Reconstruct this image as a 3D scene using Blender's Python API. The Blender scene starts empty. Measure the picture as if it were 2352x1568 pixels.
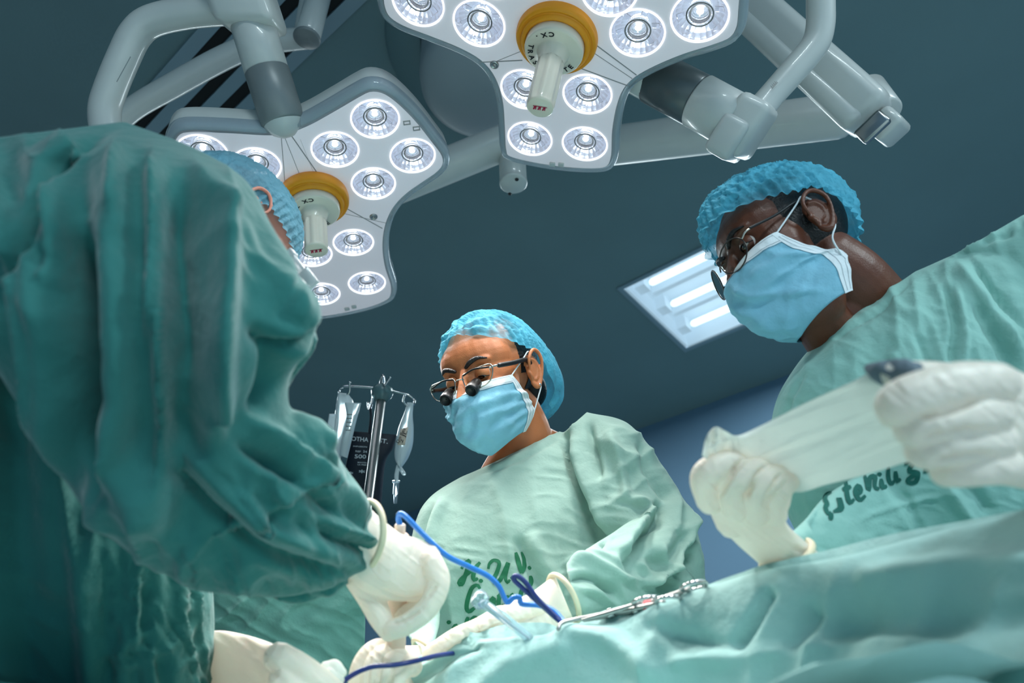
import bpy, bmesh, math, random
import numpy as np
from mathutils import Vector, Matrix
from mathutils.bvhtree import BVHTree
from mathutils.geometry import delaunay_2d_cdt

# ------------------------------------------------------------ camera, world, lights
sc = bpy.context.scene
COL = sc.collection
F = 1577.0; PITCH = math.radians(36.5)
CAM = np.array([0, 0, .92])
RT = np.array([1., 0, 0]); FW = np.array([0, math.cos(PITCH), math.sin(PITCH)]); UP = np.array([0, -math.sin(PITCH), math.cos(PITCH)])
cd = bpy.data.cameras.new('camera'); cam = bpy.data.objects.new('camera', cd); COL.objects.link(cam)
cam.location = CAM; cam.rotation_euler = (math.pi / 2 + PITCH, 0, 0)
cd.sensor_width = 36; cd.lens = 36 * F / 2352; cd.clip_start = .02
cd.dof.use_dof = True; cd.dof.focus_distance = 1.2; cd.dof.aperture_fstop = 3.6
sc.camera = cam
sc.view_settings.view_transform = 'Standard'; sc.view_settings.look = 'None'; sc.view_settings.gamma = 1
sc.view_settings.use_curve_mapping = False
sc.view_settings.exposure = 0.0
w = bpy.data.worlds.new('world'); sc.world = w; w.use_nodes = True
w.node_tree.nodes['Background'].inputs[0].default_value = (.10, .22, .27, 1); w.node_tree.nodes['Background'].inputs[1].default_value = .3

def nrm(a): a = np.asarray(a, float); return a / np.linalg.norm(a, axis=-1, keepdims=True)
def ray(x, y):
    x = np.asarray(x, float)[..., None]; y = np.asarray(y, float)[..., None]
    return FW + (x - 1176) / F * RT - (y - 784) / F * UP
def P(x, y, d): return CAM + np.asarray(d, float)[..., None] * ray(x, y)
def PX(q):
    v = np.asarray(q) - CAM; d = v @ FW
    return 1176 + F * (v @ RT) / d, 784 - F * (v @ UP) / d, d
def hit(x, y, p0, n):
    r = ray(x, y); return CAM + r * (((p0 - CAM) @ n) / (r @ n))[..., None]

def light(name, kind, loc, power, color, target=None, **k):
    d = bpy.data.lights.new(name, kind); d.energy = power; d.color = color
    for a, b in k.items(): setattr(d, a, b)
    o = bpy.data.objects.new(name, d); COL.objects.link(o); o.location = loc
    if target is not None:
        o.rotation_euler = (Vector(target) - Vector(loc)).to_track_quat('-Z', 'Y').to_euler()
    return o

# room frame (the room stands turned against the camera)
A1 = math.radians(-39.6); E1 = np.array([math.cos(A1), math.sin(A1), 0]); E2 = np.array([-math.sin(A1), math.cos(A1), 0]); HC = 2.9
def RM(a, b, z=0.): return E1 * a + E2 * b + np.array([0, 0, z])
COOL = (.80, .95, 1.0)
# surgical lamps (centre, facing normal)
LC = P(722, 450, 1.46); LN = nrm([.17, .09, -.98])
RC = P(1276, 100, 1.26); RN = nrm([-.185, .14, -.97])
def spots(nm, C, N, tgt, pw, sz=54):
    a = nrm(np.cross(N, [0, 1, 0])); b = np.cross(N, a)
    for k in range(3):
        t = 2 * math.pi * k / 3 + .5
        p = C + N * .03 + (a * math.cos(t) + b * math.sin(t)) * .2
        light(nm, 'SPOT', p, pw, (1, .97, .93), tgt, spot_size=math.radians(sz), spot_blend=1., shadow_soft_size=.07)
FIELD = P(960, 1500, .78)
spots('surgical_lamp_light', LC, LN, FIELD + np.array([0, .0, 0]), 28)
spots('surgical_lamp_light', RC, RN, FIELD + np.array([-.03, -.02, 0]), 20, 76)
for (a, b, pw) in ((-.78, 2.36, 22), (2.2, .9, 70), (1.8, -1.3, 100), (-2.8, 1.8, 40)):  # first sits at the recessed light; others are added, unseen fill without fixtures
    light('ceiling_and_fill_light', 'AREA', RM(a, b, HC - .03), pw, COOL, RM(a, b, 0), shape='RECTANGLE', size=1.1, size_y=.55)

# ------------------------------------------------------------ helpers
def lin(c): return tuple(((v / 255) / 12.92 if v / 255 <= .04045 else ((v / 255 + .055) / 1.055) ** 2.4) for v in c)
MATS = {}
def mat(name, rgb, rough=.5, metal=0., var=.0, vscale=8., bump=0., bscale=60., bump2=0., b2scale=400., trans=0., alpha=1., emit=None, es=0., translu=0., sheen=0., sss=0., coat=0., ior=1.45, spec=.5, lineal=False):
    if name in MATS: return MATS[name]
    m = bpy.data.materials.new(name); m.use_nodes = True; nt = m.node_tree; N = nt.nodes; L = nt.links
    b = N['Principled BSDF']; c = rgb if lineal else lin(rgb)
    b.inputs['Base Color'].default_value = (*c, 1); b.inputs['Roughness'].default_value = rough; b.inputs['Metallic'].default_value = metal
    b.inputs['IOR'].default_value = ior; b.inputs['Transmission Weight'].default_value = trans; b.inputs['Alpha'].default_value = alpha
    b.inputs['Sheen Weight'].default_value = sheen; b.inputs['Coat Weight'].default_value = coat; b.inputs['Specular IOR Level'].default_value = spec
    if sss: b.inputs['Subsurface Weight'].default_value = sss; b.inputs['Subsurface Radius'].default_value = (.012, .005, .003); b.inputs['Subsurface Scale'].default_value = 1.
    if emit: b.inputs['Emission Color'].default_value = (*lin(emit), 1); b.inputs['Emission Strength'].default_value = es
    tc = N.new('ShaderNodeTexCoord')
    if var:
        n = N.new('ShaderNodeTexNoise'); n.inputs['Scale'].default_value = vscale; n.inputs['Detail'].default_value = 4; L.new(tc.outputs['Object'], n.inputs['Vector'])
        r = N.new('ShaderNodeMapRange'); r.inputs[1].default_value = .3; r.inputs[2].default_value = .7; r.inputs[3].default_value = 1 - var; r.inputs[4].default_value = 1 + var
        L.new(n.outputs[0], r.inputs[0])
        mx = N.new('ShaderNodeVectorMath'); mx.operation = 'SCALE'; mx.inputs[0].default_value = c; L.new(r.outputs[0], mx.inputs['Scale'])
        L.new(mx.outputs[0], b.inputs['Base Color'])
    prev = None
    for st, s in ((bump, bscale), (bump2, b2scale)):
        if st:
            n = N.new('ShaderNodeTexNoise'); n.inputs['Scale'].default_value = s; n.inputs['Detail'].default_value = 3; L.new(tc.outputs['Object'], n.inputs['Vector'])
            bp = N.new('ShaderNodeBump'); bp.inputs['Strength'].default_value = 1; bp.inputs['Distance'].default_value = st; L.new(n.outputs[0], bp.inputs['Height'])
            if prev: L.new(prev.outputs[0], bp.inputs['Normal'])
            prev = bp
    if prev: L.new(prev.outputs[0], b.inputs['Normal'])
    if translu:
        t = N.new('ShaderNodeBsdfTranslucent'); t.inputs[0].default_value = (*c, 1); mx = N.new('ShaderNodeMixShader'); mx.inputs[0].default_value = translu
        L.new(b.outputs[0], mx.inputs[1]); L.new(t.outputs[0], mx.inputs[2]); L.new(mx.outputs[0], N['Material Output'].inputs[0])
    MATS[name] = m; return m

ORG = {}
def setp(o, label=None, cat=None, group=None, kind=None):
    for k, v in (('label', label), ('category', cat), ('group', group), ('kind', kind)):
        if v: o[k] = v
    return o
def root(name, loc, label, cat, group=None):
    o = bpy.data.objects.new(name, None); COL.objects.link(o); o.location = [float(v) for v in loc]; o.empty_display_size = .05
    ORG[o.name] = np.array(o.location); return setp(o, label, cat, group)
def mk(name, VF, m, parent=None, smooth=True, label=None, cat=None, group=None, kind=None, auto=None):
    V, Fc = VF; V = np.asarray(V, float)
    if parent is not None: org = ORG[parent.name]
    else: org = np.array([V[:, 0].mean(), V[:, 1].mean(), V[:, 2].min()]) if kind != 'structure' else np.zeros(3)
    me = bpy.data.meshes.new(name)
    if isinstance(Fc, np.ndarray): Fc = Fc.tolist()
    me.from_pydata((V - org).tolist(), [], [tuple(f) for f in Fc]); me.update()
    if smooth: me.shade_smooth()
    if auto:
        me.set_sharp_from_angle(angle=math.radians(auto))
    me.materials.append(m)
    o = bpy.data.objects.new(name, me); COL.objects.link(o)
    if parent is not None:
        o.parent = parent; ORG[o.name] = org
        prt = parent
        if prt.type == 'MESH': pass
    else: o.location = org; ORG[o.name] = org
    return setp(o, label, cat, group, kind)
def join(*parts):
    V = []; Fs = []; n = 0
    for v, f in parts:
        v = np.asarray(v, float); V.append(v); Fs += [tuple(int(i) + n for i in q) for q in f]; n += len(v)
    return np.concatenate(V), Fs
def grid(G, wrapu=False, wrapv=False, flip=False):
    G = np.asarray(G); a, b = G.shape[:2]; Fs = []
    for i in range(a if wrapu else a - 1):
        i2 = (i + 1) % a
        for j in range(b if wrapv else b - 1):
            j2 = (j + 1) % b
            q = (i * b + j, i * b + j2, i2 * b + j2, i2 * b + j)
            Fs.append(q[::-1] if flip else q)
    return G.reshape(-1, 3), Fs
def cr(pts, n, closed=False):
    """Catmull-Rom through rows of pts, n samples by chord length"""
    p = np.asarray(pts, float)
    if closed: q = np.vstack([p[-1:], p, p[:2]])
    else: q = np.vstack([2 * p[:1] - p[1:2], p, 2 * p[-1:] - p[-2:-1]])
    m = len(q) - 3; out = []
    fine = 24
    for i in range(m):
        t = np.linspace(0, 1, fine, endpoint=False)[:, None]
        a, b, c, d = q[i:i + 4]
        out.append(.5 * (2 * b + (c - a) * t + (2 * a - 5 * b + 4 * c - d) * t ** 2 + (3 * b - a - 3 * c + d) * t ** 3))
    out = np.vstack(out + [q[-2:-1]])
    return resamp(out, n, closed)
def resamp(out, n, closed=False):
    k = min(3, out.shape[1]); s = np.r_[0, np.cumsum(np.linalg.norm(np.diff(out[:, :k], axis=0), axis=1))]
    u = np.linspace(0, s[-1], n + 1)[:-1] if closed else np.linspace(0, s[-1], n)
    return np.stack([np.interp(u, s, out[:, j]) for j in range(out.shape[1])], 1)
def cru(pts, n):
    """Catmull-Rom with uniform parameter (keeps paired curves in step)"""
    p = np.asarray(pts, float); q = np.vstack([2 * p[:1] - p[1:2], p, 2 * p[-1:] - p[-2:-1]]); m = len(p) - 1
    u = np.linspace(0, m - 1e-9, n); i = u.astype(int); t = (u - i)[:, None]
    a, b, c, d = q[i], q[i + 1], q[i + 2], q[i + 3]
    return .5 * (2 * b + (c - a) * t + (2 * a - 5 * b + 4 * c - d) * t ** 2 + (3 * b - a - 3 * c + d) * t ** 3)
def frames(path):
    T = nrm(np.gradient(path, axis=0)); a = np.array([0, 0, 1.]) if abs(T[0][2]) < .9 else np.array([1., 0, 0])
    n = nrm(np.cross(T[0], a)); Ns = [n]
    for i in range(1, len(T)):
        n = Ns[-1] - T[i] * (Ns[-1] @ T[i]); Ns.append(nrm(n))
    Ns = np.array(Ns); return T, Ns, np.cross(T, Ns)
def tube(path, r, n=16, m=None, cap='round', smooth=True):
    path = np.asarray(path, float); r = np.atleast_1d(np.asarray(r, float)); r = np.full(len(path), r[0]) if len(r) == 1 else r
    if m:
        q = cr(np.c_[path, r], m) if smooth else resamp(np.c_[path, r], m); path, r = q[:, :3], q[:, 3]
    T, A, B = frames(path); th = np.linspace(0, 2 * math.pi, n, endpoint=False)
    rows = [path[i] + r[i] * (np.cos(th)[:, None] * A[i] + np.sin(th)[:, None] * B[i]) for i in range(len(path))]
    pre = []; post = []
    if cap == 'round':
        for k in (80, 60, 35):
            s, c = math.sin(math.radians(k)), math.cos(math.radians(k))
            pre.append(path[0] - T[0] * r[0] * s + r[0] * c * (np.cos(th)[:, None] * A[0] + np.sin(th)[:, None] * B[0]))
            post.insert(0, path[-1] + T[-1] * r[-1] * s + r[-1] * c * (np.cos(th)[:, None] * A[-1] + np.sin(th)[:, None] * B[-1]))
    V, Fs = grid(np.array(pre + rows + post), wrapv=True)
    k = len(pre + rows + post)
    if cap: Fs = Fs + [tuple(range(n))[::-1], tuple((k - 1) * n + j for j in range(n))]
    return V, Fs
def ptube(pts, n=16, m=24, cap='round'):
    """pts rows (px, py, depth, radius)"""
    p = np.asarray(pts, float); return tube(P(p[:, 0], p[:, 1], p[:, 2]), p[:, 3], n, m, cap)
def lathe(C, N, prof, n=48, mod=None, ref=None):
    N = nrm(N); a = nrm(np.cross(N, ref if ref is not None else [0, 1, 0.01])); b = np.cross(N, a)
    th = np.linspace(0, 2 * math.pi, n, endpoint=False); rows = []
    for k, (r, z) in enumerate(prof):
        rr = r * (mod(th, z) if mod else np.ones(n))
        rows.append(C + N * z + rr[:, None] * (np.cos(th)[:, None] * a + np.sin(th)[:, None] * b))
    return grid(np.array(rows), wrapv=True)
def box(c, ax, ay, az, sx, sy, sz, bev=.0):
    """oriented box, sizes full, with chamfered edges"""
    bm = bmesh.new(); bmesh.ops.create_cube(bm, size=1)
    for v in bm.verts: v.co = Vector((v.co.x * sx, v.co.y * sy, v.co.z * sz))
    if bev: bmesh.ops.bevel(bm, geom=bm.edges[:], offset=bev, segments=3, affect='EDGES', profile=.5)
    ax, ay, az = nrm(ax), nrm(ay), nrm(az); V = np.array([v.co[:] for v in bm.verts]); V = c + V[:, :1] * ax + V[:, 1:2] * ay + V[:, 2:] * az
    bm.verts.index_update(); Fs = [tuple(v.index for v in f.verts) for f in bm.faces]; bm.free(); return V, Fs
def loft(Lp, Rp, D, T, m=60, n=40, power=2., cap=True):
    """closed body between two silhouette edges seen by the camera: rows of (px,py) pairs, depth, half thickness"""
    q = cru(np.c_[np.asarray(Lp, float), np.asarray(Rp, float), np.asarray(D, float), np.asarray(T, float)], m)
    L3 = P(q[:, 0], q[:, 1], q[:, 4]); R3 = P(q[:, 2], q[:, 3], q[:, 4]); C = (L3 + R3) / 2; A = (R3 - L3) / 2
    tang = nrm(np.gradient(C, axis=0)); view = nrm(C - CAM)
    nA = nrm(A); B = nrm(view - nA * (view * nA).sum(1)[:, None]) * q[:, 5][:, None]
    th = np.linspace(0, 2 * math.pi, n, endpoint=False); c, s = np.cos(th), np.sin(th)
    c = np.sign(c) * abs(c) ** (2 / power); s = np.sign(s) * abs(s) ** (2 / power)
    G = C[:, None] + c[None, :, None] * A[:, None] + s[None, :, None] * B[:, None]
    V, Fs = grid(G, wrapv=True)
    if cap: Fs = Fs + [tuple(range(n))[::-1], tuple((m - 1) * n + j for j in range(n))]
    return V, Fs
def ell(c, ax, r, n=24, m=16):
    """ellipsoid: axes matrix rows ax, radii r"""
    th = np.linspace(0, 2 * math.pi, n, endpoint=False); ph = np.linspace(.02, math.pi - .02, m)
    G = np.stack([np.sin(ph)[:, None] * np.cos(th), np.sin(ph)[:, None] * np.sin(th), np.cos(ph)[:, None] * np.ones(n)], -1) * np.asarray(r)
    V, Fs = grid(G @ np.asarray(ax) + c, wrapv=True)
    return V, Fs + [tuple(range(n))[::-1], tuple((m - 1) * n + j for j in range(n))]
def fuse(parts, voxel, it=4, fac=.6):
    """union of closed bodies as one continuous skin"""
    V, Fs = join(*parts); me = bpy.data.meshes.new('tmp'); me.from_pydata(V.tolist(), [], Fs); me.update()
    bm = bmesh.new(); bm.from_mesh(me); bmesh.ops.recalc_face_normals(bm, faces=bm.faces); bm.to_mesh(me); bm.free()
    o = bpy.data.objects.new('tmp', me); COL.objects.link(o)
    r = o.modifiers.new('r', 'REMESH'); r.mode = 'VOXEL'; r.voxel_size = voxel
    if it: s = o.modifiers.new('s', 'SMOOTH'); s.iterations = it; s.factor = fac
    dg = bpy.context.evaluated_depsgraph_get(); e = bpy.data.meshes.new_from_object(o.evaluated_get(dg))
    out = arr(e); bpy.data.objects.remove(o); bpy.data.meshes.remove(me); bpy.data.meshes.remove(e); return out
def arr(me):
    V = np.empty(len(me.vertices) * 3); me.vertices.foreach_get('co', V); V = V.reshape(-1, 3)
    Fs = [tuple(p.vertices) for p in me.polygons]; return V, Fs
def normals(V, Fs):
    me = bpy.data.meshes.new('t'); me.from_pydata(V.tolist(), [], Fs); me.update(); n = np.empty(len(V) * 3); me.vertex_normals.foreach_get('vector', n); bpy.data.meshes.remove(me); return n.reshape(-1, 3)
def _h(i, j, k, s):
    h = (i * 374761393 + j * 668265263 + k * 2147483647 + s * 974634777) & 0xffffffff
    h = ((h ^ (h >> 13)) * 1274126177) & 0xffffffff; return ((h ^ (h >> 16)) & 0xffff) / 65535.
def noise(Q, seed=0):
    Q = np.asarray(Q, float)
    if Q.shape[1] == 2: Q = np.c_[Q, np.zeros(len(Q))]
    I = np.floor(Q).astype(np.int64); f = Q - I; f = f * f * f * (f * (f * 6 - 15) + 10); out = 0
    for a in (0, 1):
        for b in (0, 1):
            for c in (0, 1):
                wgt = (f[:, 0] if a else 1 - f[:, 0]) * (f[:, 1] if b else 1 - f[:, 1]) * (f[:, 2] if c else 1 - f[:, 2])
                out = out + wgt * _h(I[:, 0] + a, I[:, 1] + b, I[:, 2] + c, seed)
    return out * 2 - 1
def fbm(Q, seed=0, o=3):
    return sum(noise(np.asarray(Q) * 2 ** k, seed + k) * .5 ** k for k in range(o))
def sstep(x, a, b): t = np.clip((x - a) / (b - a), 0, 1); return t * t * (3 - 2 * t)
def folds(VF, L, extra=None, front=True):
    """raise / sink the skin along fold lines. L rows: (polyline px, height m, width px)"""
    V, Fs = VF; N = normals(V, Fs); x, y, d = PX(V); h = np.zeros(len(V))
    face = -(N * nrm(V - CAM)).sum(1); fr = sstep(face, .0, .5) if front else 1
    for poly, amp, wd in L:
        q = np.asarray(poly, float); q = cr(q, max(8, 5 * len(q))) if len(q) > 2 else resamp(q, 8)
        a, b = q[:-1], q[1:]; ab = b - a; l2 = (ab ** 2).sum(1)
        lo = q.min(0) - 3 * wd; hi = q.max(0) + 3 * wd
        idx = np.where((x > lo[0]) & (x < hi[0]) & (y > lo[1]) & (y < hi[1]))[0]
        if not len(idx): continue
        px = x[idx, None] - a[:, 0]; py = y[idx, None] - a[:, 1]
        t = np.clip((px * ab[:, 0] + py * ab[:, 1]) / l2, 0, 1); ds = np.hypot(px - t * ab[:, 0], py - t * ab[:, 1])
        k = ds.argmin(1); dm = ds[np.arange(len(idx)), k]; tt = (k + t[np.arange(len(idx)), k]) / len(a)
        tp = sstep(tt, 0, .2) * sstep(1 - tt, 0, .2) * .85 + .15
        h[idx] += amp * np.exp(-(dm / wd) ** 2) * tp
    if extra is not None: h = h + extra(x, y, V)
    return V + N * (h * fr)[:, None], Fs
def ridged(x, y, ang, sl, sw, seed):
    """ridge noise stretched along a direction (degrees in the picture's frame); returns -1..1 with sharp crests"""
    a = math.radians(ang); u = x * math.cos(a) + y * math.sin(a); v = -x * math.sin(a) + y * math.cos(a)
    wv = noise(np.c_[u / (sl * 1.3), v / (sw * 4)], seed + 9) * .8
    return 1 - 2.2 * np.abs(noise(np.c_[u / sl, v / sw + wv], seed))
def bvh(V, Fs): return BVHTree.FromPolygons([tuple(v) for v in np.asarray(V).tolist()], Fs)
def onto(tree, x, y, off=.0008, dflt=1.):
    out = []
    for a, b in zip(np.ravel(x), np.ravel(y)):
        r = ray(a, b); r = r / np.linalg.norm(r); loc, nn, i, dd = tree.ray_cast(Vector(CAM), Vector(r))
        if loc is None: out.append(CAM + ray(a, b) * dflt); continue
        n = np.array(nn); n = n if n @ r < 0 else -n
        out.append(np.array(loc) + n * off)
    return np.array(out)
def text(s, size=1., bold=0):
    c = bpy.data.curves.new('t', 'FONT'); c.body = s; c.size = size; c.offset = bold; c.resolution_u = 3; o = bpy.data.objects.new('t', c); COL.objects.link(o)
    dg = bpy.context.evaluated_depsgraph_get(); me = bpy.data.meshes.new_from_object(o.evaluated_get(dg)); V, Fs = arr(me)
    bpy.data.objects.remove(o); bpy.data.meshes.remove(me); return V, Fs
# ------------------------------------------------------------ materials
M_ceil = mat('ceiling_paint', (96, 122, 126), .55, var=.04, vscale=3, bump=.0006, bscale=90)
M_wall = mat('wall_paint', (96, 128, 152), .6, var=.03, vscale=2)
M_floor = mat('vinyl_floor', (196, 208, 208), .35, var=.05)
M_white = mat('white_enamel', (196, 198, 194), .32, var=.02, vscale=20, coat=.3)
M_face = mat('lamp_face_plastic', (226, 222, 228), .42, emit=(246, 234, 240), es=.17)  # whole plate emits faintly, standing in for light spilling from the lenses
M_rim = mat('clear_rim', (215, 228, 238), .06, trans=.75, ior=1.4)
M_grey = mat('grey_sleeve', (128, 134, 134), .38, metal=.15)
M_dark = mat('black_plastic', (18, 20, 22), .4)
M_chrome = mat('chrome', (200, 200, 200), .12, metal=1)
M_steel = mat('brushed_steel', (170, 170, 168), .28, metal=1)
M_yel = mat('amber_plastic', (236, 150, 12), .42)
M_beige = mat('beige_sterile_plastic', (232, 220, 200), .3, coat=.4)
M_ink = mat('marker_ink', (22, 22, 24), .7)
M_red = mat('crimson_print', (176, 24, 60), .5)
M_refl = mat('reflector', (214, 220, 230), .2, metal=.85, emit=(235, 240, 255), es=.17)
M_seam = mat('seam_grey', (150, 150, 152), .5)  # plain light grey for the thin seam lines on the lamp face
M_led = mat('led_core', (255, 255, 255), .3, emit=(255, 255, 252), es=22)
M_halo = mat('lens_ring', (250, 250, 255), .2, emit=(250, 252, 255), es=1.3)
M_glass = mat('clear_glass', (250, 252, 255), .03, trans=1., ior=1.45)
M_slot = mat('slot_black', (10, 14, 16), .8)

# ------------------------------------------------------------ room
def slab(a0, a1, b0, b1, z0, z1):
    c = RM((a0 + a1) / 2, (b0 + b1) / 2, (z0 + z1) / 2); return box(c, E1, E2, [0, 0, 1], a1 - a0, b1 - b0, z1 - z0)
X0, X1, Y0, Y1 = -6.0, 3.4, -2.6, 3.2
TA = hit(1431, 661, np.array([0, 0, HC]), np.array([0, 0, 1.])); TB = hit(1576, 799, np.array([0, 0, HC]), np.array([0, 0, 1.]))
ta0 = float(TA @ E1) - 1.2 + 1.2; tb0 = float(TA @ E2); tb1 = float(TB @ E2); ta0 = float((TA @ E1 + TB @ E1) / 2); ta1 = ta0 + .6
# ceiling with an opening for the recessed light
parts = [slab(X0, X1, Y0, tb0, HC, HC + .12), slab(X0, X1, tb1, Y1, HC, HC + .12), slab(X0, ta0, tb0, tb1, HC, HC + .12), slab(ta1, X1, tb0, tb1, HC, HC + .12)]
mk('ceiling', join(*parts), M_ceil, smooth=False, kind='structure')
mk('floor', slab(X0, X1, Y0, Y1, -.1, 0), M_floor, smooth=False, kind='structure')
mk('wall_back', slab(X0, X1, Y1, Y1 + .1, -.1, HC + .12), M_wall, smooth=False, kind='structure')
mk('wall_front', slab(X0, X1, Y0 - .1, Y0, -.1, HC + .12), M_wall, smooth=False, kind='structure')
mk('wall_left', slab(X0 - .1, X0, Y0 - .1, Y1 + .1, -.1, HC + .12), M_wall, smooth=False, kind='structure')
mk('wall_right', slab(X1, X1 + .1, Y0 - .1, Y1 + .1, -.1, HC + .12), M_wall, smooth=False, kind='structure')
# recessed troffer
tr = root('ceiling_light', RM((ta0 + ta1) / 2, (tb0 + tb1) / 2, HC), 'recessed ceiling light with three fluorescent tubes behind the man in the cap', 'ceiling light')
M_tray = mat('troffer_tray', (200, 214, 222), .35, emit=(178, 200, 214), es=.40)
M_tube = mat('fluorescent_tube', (255, 255, 255), .4, emit=(225, 245, 255), es=1.5)
M_frame = mat('light_frame', (120, 142, 152), .4)
tw = tb1 - tb0; t_ = .012
mk('tray', join(slab(ta0, ta1, tb0, tb1, HC + .10, HC + .112), slab(ta0, ta0 + t_, tb0, tb1, HC, HC + .1), slab(ta1 - t_, ta1, tb0, tb1, HC, HC + .1), slab(ta0, ta1, tb0, tb0 + t_, HC, HC + .1), slab(ta0, ta1, tb1 - t_, tb1, HC, HC + .1)), M_tray, tr, smooth=False)
mk('frame', join(slab(ta0 - .02, ta0, tb0 - .02, tb1 + .02, HC - .008, HC), slab(ta1, ta1 + .02, tb0 - .02, tb1 + .02, HC - .008, HC), slab(ta0, ta1, tb0 - .02, tb0, HC - .008, HC), slab(ta0, ta1, tb1, tb1 + .02, HC - .008, HC)), M_frame, tr, smooth=False)
for k in range(4):
    b = tb0 + tw * (k + .0) / 3 if k else tb0
    if 0 < k < 3:
        mk('reflector_rib', slab(ta0 + .05, ta1 - .05, tb0 + tw * k / 3 - .012, tb0 + tw * k / 3 + .012, HC + .06, HC + .1), M_tray, tr, smooth=False)
for k in range(3):
    b = tb0 + tw * (k + .5) / 3
    mk('fluorescent_tube', tube([RM(ta0 + .1, b, HC + .045), RM(ta1 - .1, b, HC + .045)], .016, 16, cap='round'), M_tube, tr)
    mk('lamp_holder', slab(ta0 + .02, ta0 + .07, b - .03, b + .03, HC + .03, HC + .1), M_tray, tr, smooth=False)
    mk('lamp_holder', slab(ta1 - .07, ta1 - .02, b - .03, b + .03, HC + .03, HC + .1), M_tray, tr, smooth=False)
# linear slot air diffuser in the ceiling, top left
zc = np.array([0, 0, HC]); up1 = np.array([0, 0, 1.])
q0 = hit(560, 120, zc, up1); db = float(q0 @ E2); da = float(q0 @ E1)
vent = root('air_diffuser', RM(da, db, HC), 'linear air diffuser with long black slots in the ceiling behind the left lamp arm', 'vent')
for k in range(3):
    mk('slot', slab(da - .95, da + .55, db + (k - 1) * .075 - .016, db + (k - 1) * .075 + .016, HC - .004, HC + .002), M_slot, vent, smooth=False)
for k in range(4):
    mk('blade', slab(da - .97, da + .57, db + (k - 1.5) * .075 - .02, db + (k - 1.5) * .075 + .02, HC - .012, HC), M_frame, vent, smooth=False)

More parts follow.
